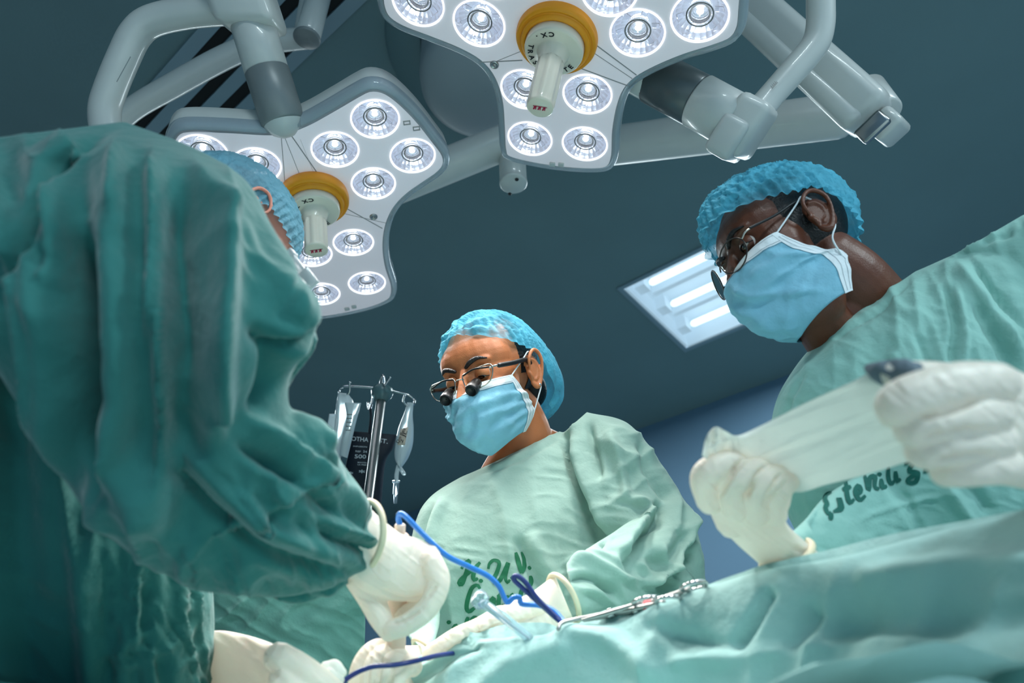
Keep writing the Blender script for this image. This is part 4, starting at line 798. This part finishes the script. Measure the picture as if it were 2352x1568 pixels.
# woman's left hand, reaching to the field
palmC = loft([(1275, 1322), (1238, 1350), (1195, 1380), (1150, 1402), (1112, 1424)], [(1318, 1425), (1270, 1470), (1215, 1490), (1170, 1500), (1135, 1495)], [.875, .865, .852, .84, .83], [.028, .027, .024, .020, .016], 36, 30)
hand(wm, [palmC], [[(1150, 1412, .83, .0115), (1100, 1438, .82, .0100), (1045, 1462, .812, .0096), (985, 1500, .806, .0085)], [(1150, 1440, .83, .0115), (1100, 1472, .826, .0100), (1050, 1500, .824, .0094), (1005, 1528, .82, .0085)],
    [(1150, 1466, .835, .012), (1105, 1492, .83, .011), (1060, 1520, .825, .010)], [(1160, 1485, .84, .011), (1120, 1510, .838, .010), (1085, 1535, .835, .009)], [(1235, 1385, .845, .014), (1190, 1400, .83, .012), (1150, 1418, .815, .0105), (1118, 1438, .808, .009)]], extra=[([(1200, 1365), (1230, 1420)], -.002, 8), ([(1120, 1420), (1135, 1450)], -.0015, 5), ([(1060, 1445), (1072, 1470)], -.0015, 5), ([(1160, 1428), (1100, 1457), (1045, 1483), (1000, 1512)], -.004, 4), ([(1255, 1345), (1262, 1400), (1268, 1440)], -.002, 5), ([(1215, 1372), (1224, 1410)], -.0015, 4)])
ring(wm, (1266, 1322), (1322, 1432), .878, .872, (1316, 1362, .842), .0034)
# woman's right hand, curled at the bottom
BX = [([(853, 1500), (846, 1545), (842, 1600)], -.004, 4), ([(880, 1510), (870, 1550), (868, 1600)], -.004, 4), ([(906, 1520), (898, 1560), (895, 1610)], -.004, 4)]
palmB = loft([(985, 1480), (950, 1484), (915, 1484), (880, 1490)], [(1000, 1640), (960, 1660), (920, 1670), (880, 1670)], [.86, .84, .82, .80], [.026, .026, .024, .020], 30, 28)
hand(wm, [palmB], [[(900, 1500, .80, .0125), (868, 1492, .775, .0122), (838, 1515, .76, .0115), (822, 1560, .755, .011), (830, 1600, .76, .010)], [(915, 1510, .79, .0125), (890, 1503, .765, .0122), (862, 1525, .75, .0115), (850, 1572, .745, .011), (858, 1612, .75, .010)],
    [(930, 1520, .785, .012), (912, 1514, .758, .0118), (888, 1538, .745, .011), (878, 1580, .742, .0105), (885, 1620, .745, .010)], [(948, 1530, .785, .0115), (938, 1526, .757, .0112), (914, 1550, .745, .0105), (905, 1590, .742, .010), (912, 1625, .745, .009)], [(930, 1600, .80, .014), (880, 1610, .78, .012), (840, 1625, .77, .010)]], extra=BX)
ring(wm, (952, 1468), (1000, 1520), .865, .865, (990, 1490, .838))
# man's two fists
palmE = loft([(1612, 1090), (1620, 1150), (1650, 1200), (1690, 1245), (1742, 1292), (1778, 1326)], [(1822, 1110), (1812, 1160), (1800, 1190), (1815, 1215), (1850, 1245), (1882, 1272)], [.635, .64, .655, .67, .69, .70], [.020, .024, .028, .028, .028, .03], 40, 32)
hand(mn, [palmE], [[(1630, 1150, .632, .0125), (1618, 1100, .615, .0130), (1640, 1074, .605, .0120), (1682, 1062, .61, .0110), (1705, 1080, .63, .010)], [(1690, 1168, .630, .0125), (1682, 1120, .612, .0128), (1705, 1092, .602, .0118), (1742, 1078, .61, .0108), (1760, 1092, .63, .010)],
    [(1738, 1178, .630, .0120), (1735, 1132, .612, .0122), (1756, 1106, .604, .0114), (1786, 1092, .612, .0104), (1798, 1104, .63, .0095)], [(1780, 1182, .634, .0112), (1780, 1145, .618, .0112), (1798, 1115, .610, .0106), (1815, 1098, .62, .0098), (1815, 1110, .635, .009)],
    [(1680, 1200, .66, .015), (1650, 1130, .655, .0135), (1665, 1080, .65, .0115), (1690, 1060, .64, .010)]], extra=[([(1652, 1140), (1690, 1075), (1712, 1055)], -.006, 5), ([(1708, 1150), (1745, 1085), (1765, 1068)], -.006, 5), ([(1755, 1160), (1785, 1100), (1800, 1088)], -.0055, 5)])
ring(mn, (1752, 1304), (1862, 1246), .69, .69, (1826, 1296, .656), .0036)
palmF = loft([(2230, 842), (2300, 838), (2380, 870), (2480, 930)], [(2200, 1108), (2290, 1112), (2380, 1130), (2480, 1160)], [.47, .475, .48, .49], [.024, .026, .026, .026], 36, 32)
hand(mn, [palmF], [[(2290, 880, .460, .0145), (2210, 882, .448, .0150), (2130, 900, .442, .0150), (2065, 925, .445, .0140), (2055, 950, .465, .011)], [(2280, 950, .456, .0135), (2220, 955, .444, .0138), (2150, 968, .440, .0132), (2100, 985, .446, .0122), (2100, 995, .465, .010)],
    [(2290, 1012, .458, .0130), (2230, 1015, .447, .0130), (2165, 1028, .443, .0124), (2122, 1038, .450, .0115), (2125, 1045, .468, .0095)], [(2310, 1070, .462, .0125), (2260, 1072, .452, .0122), (2210, 1078, .450, .0116), (2175, 1082, .456, .0106), (2175, 1088, .47, .009)],
    [(2300, 900, .50, .017), (2200, 880, .495, .0145), (2120, 868, .49, .0125), (2060, 862, .488, .0105)]], extra=[([(2100, 962), (2180, 945), (2260, 915)], -.004, 7), ([(2110, 1010), (2200, 990), (2270, 985)], -.004, 7), ([(2140, 1060), (2220, 1045), (2290, 1045)], -.004, 7)])
fs2 = loft([(2440, 880), (2560, 960), (2700, 1060)], [(2440, 1170), (2560, 1260), (2700, 1400)], [.49, .53, .58], [.04, .05, .055], 30, 30)
mk('sleeve', fs2, M_gown2, mn)

# cloth stretched between the man's hands
TOP = cr([(1612, 1046, .60), (1622, 1004, .597), (1642, 980, .596), (1668, 990, .596), (1694, 1000, .598), (1750, 976, .60), (1850, 925, .57), (1950, 880, .53), (2020, 848, .50), (2095, 862, .47)], 90)
BOT = cr([(1640, 1070, .612), (1690, 1082, .625), (1760, 1095, .624), (1826, 1130, .615), (1900, 1112, .60), (1980, 1092, .575), (2060, 1068, .545), (2120, 1045, .51), (2150, 980, .48)], 90)
s = np.linspace(0, 1, 44)[:, None, None]; G = TOP[None] * (1 - s) + BOT[None] * s
Q = P(G[..., 0], G[..., 1], G[..., 2]); fx = G[..., 0].ravel(); fy = G[..., 1].ravel()
ww = (.0016 * ridged(fx, fy, -24, 420, 26, 61) + .0005 * ridged(fx, fy, -20, 60, 10, 62)).reshape(G.shape[:2])
k = (1 - sstep(fx, 1640, 1720)).reshape(G.shape[:2]); ww = ww + k * .008 * ridged(fx, fy, 80, 60, 14, 63).reshape(G.shape[:2])
Q = Q - nrm(Q - CAM) * ww[..., None]; Q2 = Q + nrm(Q - CAM) * .0022
M_gauze = mat('white_gauze', (242, 244, 238), .9, var=.03, bump=.0008, bscale=260, translu=.42)
V1, F1 = grid(Q); V2, F2 = grid(Q2, flip=True); a_, b_ = Q.shape[:2]
rm = np.concatenate([np.arange(b_), np.arange(1, a_) * b_ + b_ - 1, (a_ - 1) * b_ + np.arange(b_ - 2, -1, -1), np.arange(a_ - 2, 0, -1) * b_])
mk('cloth', (np.vstack([V1, V2]), F1 + [tuple(i + a_ * b_ for i in f) for f in F2] + [(int(rm[i]), int(rm[i - 1]), int(rm[i - 1]) + a_ * b_, int(rm[i]) + a_ * b_) for i in range(len(rm))]), M_gauze, label='white gauze cloth stretched between the two gloved fists of the man', cat='cloth')
bl = ptube([(1998, 846, .52, .004), (2030, 856, .50, .009), (2065, 856, .485, .010), (2098, 852, .475, .007)], 16, 30)
mk('marker_cloth', folds(bl, [], lambda x, y, V: .003 * ridged(x, y, 30, 30, 12, 5)), mat('slate_cloth', (104, 120, 130), .9), label='small slate grey tab folded at the upper right end of the white cloth', cat='cloth')

# ------------------------------------------------------------ drapes
def sheet(name, rows, label, cat, m, ex, nx=150, ny=90, thick=.003, fl=()):
    """rows: list of polylines [(px, py, depth), ...] from far edge to near edge"""
    R_ = np.array([resamp(cr(np.array(r, float) * [1, 1, 1000], 200), nx) / [1, 1, 1000] for r in rows]); C_ = np.array([cru(R_[:, j], ny) for j in range(nx)]).transpose(1, 0, 2)
    Q = P(C_[..., 0], C_[..., 1], C_[..., 2]); V, Fs = grid(Q); N = normals(V, Fs); vw = nrm(V - CAM); N *= -np.sign((N * vw).sum(1))[:, None]
    V, Fs = folds((V, Fs), fl, None) if False else (V, Fs)
    x, y, d = PX(V); h = ex(x, y, V)
    for poly, amp, wd in fl:
        q = cr(poly, 8 * len(poly)) if len(poly) > 2 else resamp(np.array(poly, float), 8); a, b = q[:-1], q[1:]; ab = b - a
        t = np.clip(((x[:, None] - a[:, 0]) * ab[:, 0] + (y[:, None] - a[:, 1]) * ab[:, 1]) / (ab ** 2).sum(1), 0, 1); ds = np.hypot(x[:, None] - a[:, 0] - t * ab[:, 0], y[:, None] - a[:, 1] - t * ab[:, 1]).min(1)
        h = h + amp * np.exp(-(ds / wd) ** 2)
    V = V + N * h[:, None]
    V2 = V - N * thick; k = len(V); a_, b_ = ny, nx
    rm = np.concatenate([np.arange(b_), np.arange(1, a_) * b_ + b_ - 1, (a_ - 1) * b_ + np.arange(b_ - 2, -1, -1), np.arange(a_ - 2, 0, -1) * b_])
    return mk(name, (np.vstack([V, V2]), Fs + [tuple(i + k for i in f[::-1]) for f in Fs] + [(int(rm[i]), int(rm[i - 1]), int(rm[i - 1]) + k, int(rm[i]) + k) for i in range(len(rm))]), m, label=label, cat=cat)
crest = [(760, 1600, .84), (860, 1556, .82), (960, 1520, .82), (1060, 1478, .80), (1160, 1454, .78), (1280, 1446, .76), (1400, 1420, .74), (1500, 1388, .72), (1620, 1352, .70), (1760, 1308, .66), (1920, 1276, .62), (2100, 1232, .58), (2280, 1194, .54), (2420, 1168, .50), (2560, 1140, .47)]
c = np.array(crest)
rows = [c + [0, 160, .34], c + [0, 40, .13], c + [0, 3, .03], c, c + [0, 28, -.016], c + [-10, 110, -.034], c + [-20, 200, -.048], c + [-30, 330, -.064], c + [-40, 520, -.08]]
def dx(x, y, V): return .007 * ridged(x, y, 112, 420, 130, 71) * sstep(y, 1250, 1450) + .003 * ridged(x, y, -15, 500, 90, 72)
sheet('surgical_drape', rows, 'large green drape over the patient rising across the lower right foreground', 'drape', M_drape, dx, 220, 130,
      fl=[([(1770, 1370), (1740, 1420), (1700, 1480)], -.016, 14), ([(1860, 1400), (1820, 1480)], -.010, 16), ([(1500, 1440), (1600, 1470), (1700, 1500)], -.008, 20), ([(1080, 1480), (980, 1540), (900, 1600)], -.012, 16), ([(1280, 1480), (1180, 1520), (1080, 1600)], .010, 30), ([(1560, 1520), (1700, 1500)], .010, 20), ([(1900, 1430), (2200, 1420), (2400, 1400)], -.014, 50), ([(1300, 1440), (1400, 1470), (1500, 1540)], .010, 26), ([(2000, 1330), (2200, 1300), (2400, 1290)], .01, 30)])
gx, gy = np.meshgrid(np.linspace(-.33, .55, 60), np.linspace(.46, 1.12, 46)); gq = np.c_[gx.ravel() * 9, gy.ravel() * 9]
gz_ = (.975 + .018 * fbm(gq, 5) + .05 * np.exp(-((gx - .35) / .2) ** 2)[:].ravel() * 1.).reshape(gx.shape)
GT = np.stack([gx, gy, gz_], -1); GB = GT - np.array([0, 0, .02])
def add_to(o, VF):
    bm = bmesh.new(); bm.from_mesh(o.data); V, Fs = VF; vs = [bm.verts.new(Vector(v) - o.location) for v in V]
    for f in Fs: bm.faces.new([vs[i] for i in f]).smooth = True
    bm.to_mesh(o.data); bm.free()
add_to(bpy.data.objects['surgical_drape'], grid(GT, flip=True)); add_to(bpy.data.objects['surgical_drape'], grid(GB))  # unseen level sheet added below the view to bounce lamp light upward
sheet('hanging_sheet', [[(380, 1325, 1.08), (560, 1342, 1.08), (720, 1338, 1.08), (826, 1350, 1.08)], [(380, 1420, 1.09), (560, 1420, 1.07), (720, 1420, 1.08), (838, 1420, 1.09)], [(380, 1520, 1.10), (560, 1520, 1.07), (720, 1520, 1.07), (836, 1520, 1.08)], [(380, 1700, 1.10), (560, 1700, 1.07), (720, 1700, 1.07), (830, 1700, 1.08)]],
      'teal sheet hanging behind the surgeon, seen under the bent forearm', 'drape', M_sheet, lambda x, y, V: .005 * ridged(x, y, -28, 200, 45, 81) + .002 * ridged(x, y, 30, 90, 25, 82), 120, 80)
gz = ell(P(752, 1556, .70), I3, [.020, .016, .017], 60, 40); mk('gauze_pad', folds(gz, [], lambda x, y, V: .004 * ridged(x, y, 60, 40, 26, 91), front=False), M_gauze, label='crumpled white gauze pad at the bottom edge beside the low gloved hand', cat='gauze')

# ------------------------------------------------------------ tools in the field
pen = root('cautery_pencil', P(912, 1520, .765), 'cream pencil shaped tool held upright in the fist of the surgeon', 'surgical tool')
A_ = nrm(P(919, 1208, .775) - P(908, 1530, .765)); ptop = P(919, 1208, .775)
mk('barrel', cyl(P(908, 1540, .768), P(918, 1225, .775), .0105), mat('cream_plastic', (232, 214, 196), .4, translu=.15, sss=.2), pen)
mk('cap_end', cyl(P(918, 1226, .775), P(919, 1203, .775), .0062), mat('cream_plastic', 0), pen)
M_cable = mat('blue_cable', (40, 120, 205), .3, coat=.3); M_cabd = mat('navy_cable', (22, 42, 110), .35, coat=.2)
def cable(name, pts, r, m, label, mm=120): return mk(name, ptube([p + (r,) for p in pts], 12, mm), m, label=label, cat='cable')
cable('cable', [(921, 1212, .775), (915, 1192, .775), (918, 1180, .773), (932, 1186, .77), (975, 1230, .765), (1025, 1275, .77), (1075, 1300, .79), (1120, 1322, .80), (1145, 1345, .80), (1158, 1372, .80), (1166, 1384, .80), (1180, 1372, .80), (1194, 1372, .80), (1198, 1386, .80), (1240, 1390, .80), (1275, 1405, .79), (1300, 1440, .77), (1310, 1475, .76)], .0032, M_cable, 'bright blue cable arching from the pencil tool across the gown of the woman')
cable('cable', [(1290, 1430, .775), (1250, 1395, .785), (1200, 1350, .79), (1180, 1330, .79), (1186, 1322, .79), (1205, 1335, .79), (1235, 1375, .785), (1270, 1410, .78), (1298, 1436, .775), (1310, 1470, .765)], .0029, M_cabd, 'dark blue cable loop standing beside the glove of the woman')
cable('cable', [(770, 1590, .715), (800, 1556, .718), (850, 1532, .722), (910, 1526, .728), (960, 1516, .745), (1000, 1506, .77), (1040, 1500, .80), (1080, 1498, .84)], .0026, M_cabd, 'navy cable lying across the lower edge in front of the curled glove')
tb = root('suction_tube', P(1190, 1440, .76), 'clear plastic suction tube pointing up beside the glove of the woman', 'tube')
M_clear = mat('clear_tubing', (225, 238, 248), .08, trans=.85, ior=1.3)
mk('shaft', ptube([(1110, 1385, .765, .0052), (1160, 1420, .765, .0052), (1215, 1465, .765, .0052)], 20, 20), M_clear, tb)
d0 = nrm(P(1098, 1372, .765) - P(1130, 1400, .765)); mk('bulb_tip', folds(lathe(P(1116, 1388, .765), d0, [(.0052, 0), (.0085, .003), (.0095, .008), (.009, .014), (.006, .017), (.001, .018)], 32, lambda th, z: 1 + .10 * np.cos(th * 6)), [], None), M_clear, tb)
mk('inner_wire', ptube([(1112, 1386, .765, .0012), (1215, 1465, .765, .0012)], 8, 6), M_maskw, tb)
# instruments lying on the drape
def instr(x0, y0, x1, y1, d0_, d1_, label, red=False):
    a, b = P(x0, y0, d0_), P(x1, y1, d1_); rt = root('surgical_instrument', a, label, 'instrument', None)
    e = nrm(b - a); s = nrm(np.cross(e, [0, 0, 1])); L = np.linalg.norm(b - a); u_ = np.cross(s, e)
    for sgn in (-1, 1):
        pth = [a + s * sgn * .002, a + e * L * .35 + s * sgn * .004, a + e * L * .8 + s * sgn * .011, a + e * L * .86 + s * sgn * .013]
        mk('shank', tube(pth, [.0016, .0028, .0024, .0022], 10, 24), M_steel, rt)
        t = np.linspace(0, 2 * math.pi, 29); c_ = a + e * L * .93 + s * sgn * .016; mk('finger_ring', tube(c_ + np.cos(t)[:, None] * e * .013 + np.sin(t)[:, None] * s * .010, .0022, 10, cap=None), M_chrome, rt)
    mk('joint_screw', cyl(a + e * L * .4 - u_ * .004, a + e * L * .4 + u_ * .005, .0045, 16), M_chrome, rt)
    if red: mk('red_band', cyl(a + e * L * .6 - e * .006, a + e * L * .6 + e * .006, .009, 16), mat('red_band', (170, 30, 46), .4), rt)
mk('retractor', ptube([(1282, 1444, .745, .0022), (1292, 1430, .75, .0022), (1330, 1420, .755, .0022), (1420, 1402, .745, .0022), (1520, 1376, .735, .0022)], 10, 50), M_steel, label='thin bent steel retractor rod lying on the near edge of the drape', cat='instrument')
instr(1340, 1424, 1500, 1386, .75, .735, 'steel clamp nearest the blue cables on the drape')
instr(1400, 1410, 1560, 1384, .745, .71, 'steel forceps in the middle of the row with a red mark', True)
instr(1440, 1400, 1618, 1352, .735, .705, 'steel clamp farthest right on the drape')

# ------------------------------------------------------------ infusion stand
iv = root('infusion_stand', P(872, 1568, 1.62) * [1, 1, 0], 'steel infusion pole with hooks standing between the surgeon and the woman', 'infusion stand')
top = P(878, 900, 1.62); base = np.array([top[0], top[1], .05])
mk('pole', cyl(base, top, .011), M_steel, iv)
mk('hub', lathe(top, np.array([0, 0, 1.]), [(.001, -.026), (.013, -.026), (.024, -.010), (.026, .0), (.022, .010), (.012, .017), (.001, .019)], 32), mat('smoky_plastic', (90, 120, 124), .15, trans=.3), iv)
def hook(pts): return mk('hook', ptube([p + (.0028,) for p in pts], 10, 60), M_chrome, iv)
hook([(872, 892, 1.62), (840, 889, 1.62), (808, 887, 1.62), (788, 888, 1.62), (779, 897, 1.62), (784, 906, 1.61), (795, 908, 1.60), (803, 898, 1.60), (803, 878, 1.60)])
hook([(890, 894, 1.62), (915, 901, 1.62), (938, 907, 1.62), (951, 918, 1.62), (950, 928, 1.61), (938, 932, 1.60), (927, 922, 1.60), (930, 908, 1.60)])
hook([(873, 884, 1.62), (876, 870, 1.61), (880, 862, 1.60), (883, 884, 1.59), (887, 880, 1.58), (896, 867, 1.57)])
hook([(858, 905, 1.64), (853, 930, 1.66), (848, 940, 1.68), (845, 925, 1.69)])
hb = P(872, 1560, 1.62)
for k in range(5):
    t = 2 * math.pi * k / 5; mk('foot', tube([np.array([top[0], top[1], .10]), np.array([top[0] + .28 * math.cos(t), top[1] + .28 * math.sin(t), .04])], .014, 12), M_steel, iv)
M_bag = mat('clear_bag', (215, 226, 228), .2, trans=.55, translu=.3, ior=1.3); M_fluid = mat('bag_fluid', (170, 200, 210), .1, trans=.5, ior=1.33)
def bag(Lp, Rp, D, T, label, sub):
    rt = root('infusion_bag', P(Lp[0][0], Lp[0][1], D[0]), label, 'infusion bag')
    v = loft(Lp, Rp, D, T, 40, 28); mk('pouch', folds(v, [], lambda x, y, V: .0018 * ridged(x, y, 80, 60, 18, 7)), M_bag, rt)
    for nm, VF, m_ in sub: mk(nm, VF, m_, rt)
    return rt
bag([(778, 902), (772, 930), (768, 975), (760, 1010), (765, 1050)], [(800, 905), (812, 930), (800, 985), (792, 1030), (780, 1058)], [1.60] * 5, [.004, .012, .018, .02, .01], 'clear infusion bag hanging on the left hook nearest the surgeon', [('white_label', loft([(756, 950), (752, 975)], [(772, 950), (768, 990)], [1.585, 1.585], [.002, .002], 6, 8), M_maskw)])
bag([(792, 925), (796, 960), (785, 1010), (780, 1045)], [(830, 925), (820, 960), (808, 1010), (798, 1052)], [1.57] * 4, [.004, .012, .014, .008], 'flat graduated infusion bag hanging in front of the dark cuff', [('graduation', join(*[loft([(797 - i * .8, 950 + i * 9), (797 - i * .8, 953 + i * 9)], [(809 - i * .8, 950 + i * 9), (809 - i * .8, 953 + i * 9)], [1.548] * 2, [.0006] * 2, 3, 6) for i in range(5)]), M_grey)])
def ribbon_text(s, x0, y0, x1, y1, d, hpx, m_):
    p, q = P(x0, y0, d), P(x1, y1, d); e = nrm(q - p); f = np.cross(nrm(p - CAM), e); f = f if f @ UP > 0 else -f; f = nrm(f); V, Fs = text(s, 1, .008); wd = V[:, 0].max() - V[:, 0].min(); V = V - [V[:, 0].min(), 0, 0]
    sx_ = np.linalg.norm(q - p) / wd; hh = hpx * d / F / .72; return p + V[:, :1] * e * sx_ + V[:, 1:2] * f * hh, Fs
tl = P(938, 1060, 1.60)
bag([(936, 925), (928, 950), (915, 985), (907, 1030), (908, 1055), (916, 1072)], [(950, 925), (948, 950), (950, 985), (948, 1020), (938, 1050), (922, 1074)], [1.6] * 6, [.003, .01, .018, .024, .02, .006], 'rounded infusion bag with a handwritten tag hanging on the right hook',
    [('paper_tag', loft([(920, 985), (912, 1022)], [(938, 980), (930, 1022)], [1.572, 1.572], [.0008, .0008], 6, 8), mat('peach_paper', (214, 196, 180), .8)), ('tag_writing', join(ribbon_text('Do Bez', 916, 1018, 932, 984, 1.568, 8, None), ribbon_text('2 JL', 924, 1018, 936, 990, 1.568, 7, None)), M_ink),
     ('outlet_tube', ptube([(915, 1070, 1.6, .005), (911, 1090, 1.6, .005), (911, 1106, 1.6, .005)], 14, 12), M_bag), ('port', ptube([(917, 1070, 1.6, .004), (924, 1082, 1.59, .0045), (928, 1088, 1.59, .0045)], 14, 12), M_bag),
     ('drip_chamber', lathe(P(910, 1104, 1.6), nrm(P(908, 1150, 1.6) - P(910, 1104, 1.6)), [(.001, 0), (.009, 0), (.009, .003), (.0065, .005), (.0068, .03), (.0045, .032), (.0045, .052), (.001, .053)], 20), M_clear)])
cf = root('pressure_cuff', P(860, 1170, 1.66), 'black pressure infusion cuff with white print hanging behind the pole', 'pressure cuff')
M_navy = mat('navy_nylon', (14, 24, 38), .6, bump=.003, bscale=30)
cb = loft([(812, 990), (803, 1030), (792, 1090), (786, 1160), (786, 1230)], [(912, 998), (902, 1030), (885, 1060), (878, 1120), (870, 1230)], [1.68, 1.67, 1.66, 1.66, 1.66], [.012, .022, .026, .026, .024], 40, 32, 2.6)
cbv = mk('cuff_body', cb, M_navy, cf)
M_print = mat('white_print', (190, 200, 206), .7)
ct = bvh(*cb)
def flat_on(s, x0, y0, x1, y1, hpx):
    V, Fs = text(s, 1, .01); wd = V[:, 0].max() - V[:, 0].min(); V = V - [V[:, 0].min(), 0, 0]; e = np.array([x1 - x0, y1 - y0], float); L = np.linalg.norm(e); e /= L; f = np.array([e[1], -e[0]])
    q = np.array([x0, y0]) + V[:, :1] * e * L / wd + V[:, 1:2] * f * hpx / .72; return onto(ct, q[:, 0], q[:, 1], .0015, 1.65), Fs
mk('print', join(flat_on('OTHA', 808, 1012, 846, 1015, 10), flat_on('ST.', 870, 1016, 890, 1019, 10), flat_on('REF', 817, 1038, 829, 1039, 4), flat_on('24', 834, 1039, 843, 1040, 5), flat_on('500', 815, 1052, 841, 1053, 9), flat_on('MANTEN', 822, 1063, 842, 1064, 3), flat_on('LA PRES', 822, 1068, 842, 1069, 3), flat_on('INFUSION', 812, 1026, 843, 1028, 3), flat_on('*', 824, 1090, 838, 1091, 12), flat_on('*', 800, 1092, 811, 1093, 10), flat_on('TER', 800, 1112, 809, 1113, 3)), M_print, cf, smooth=False)
mk('strap', ptube([(848, 1000, 1.67, .004), (852, 960, 1.67, .003), (851, 940, 1.67, .003)], 10, 12), M_navy, cf)
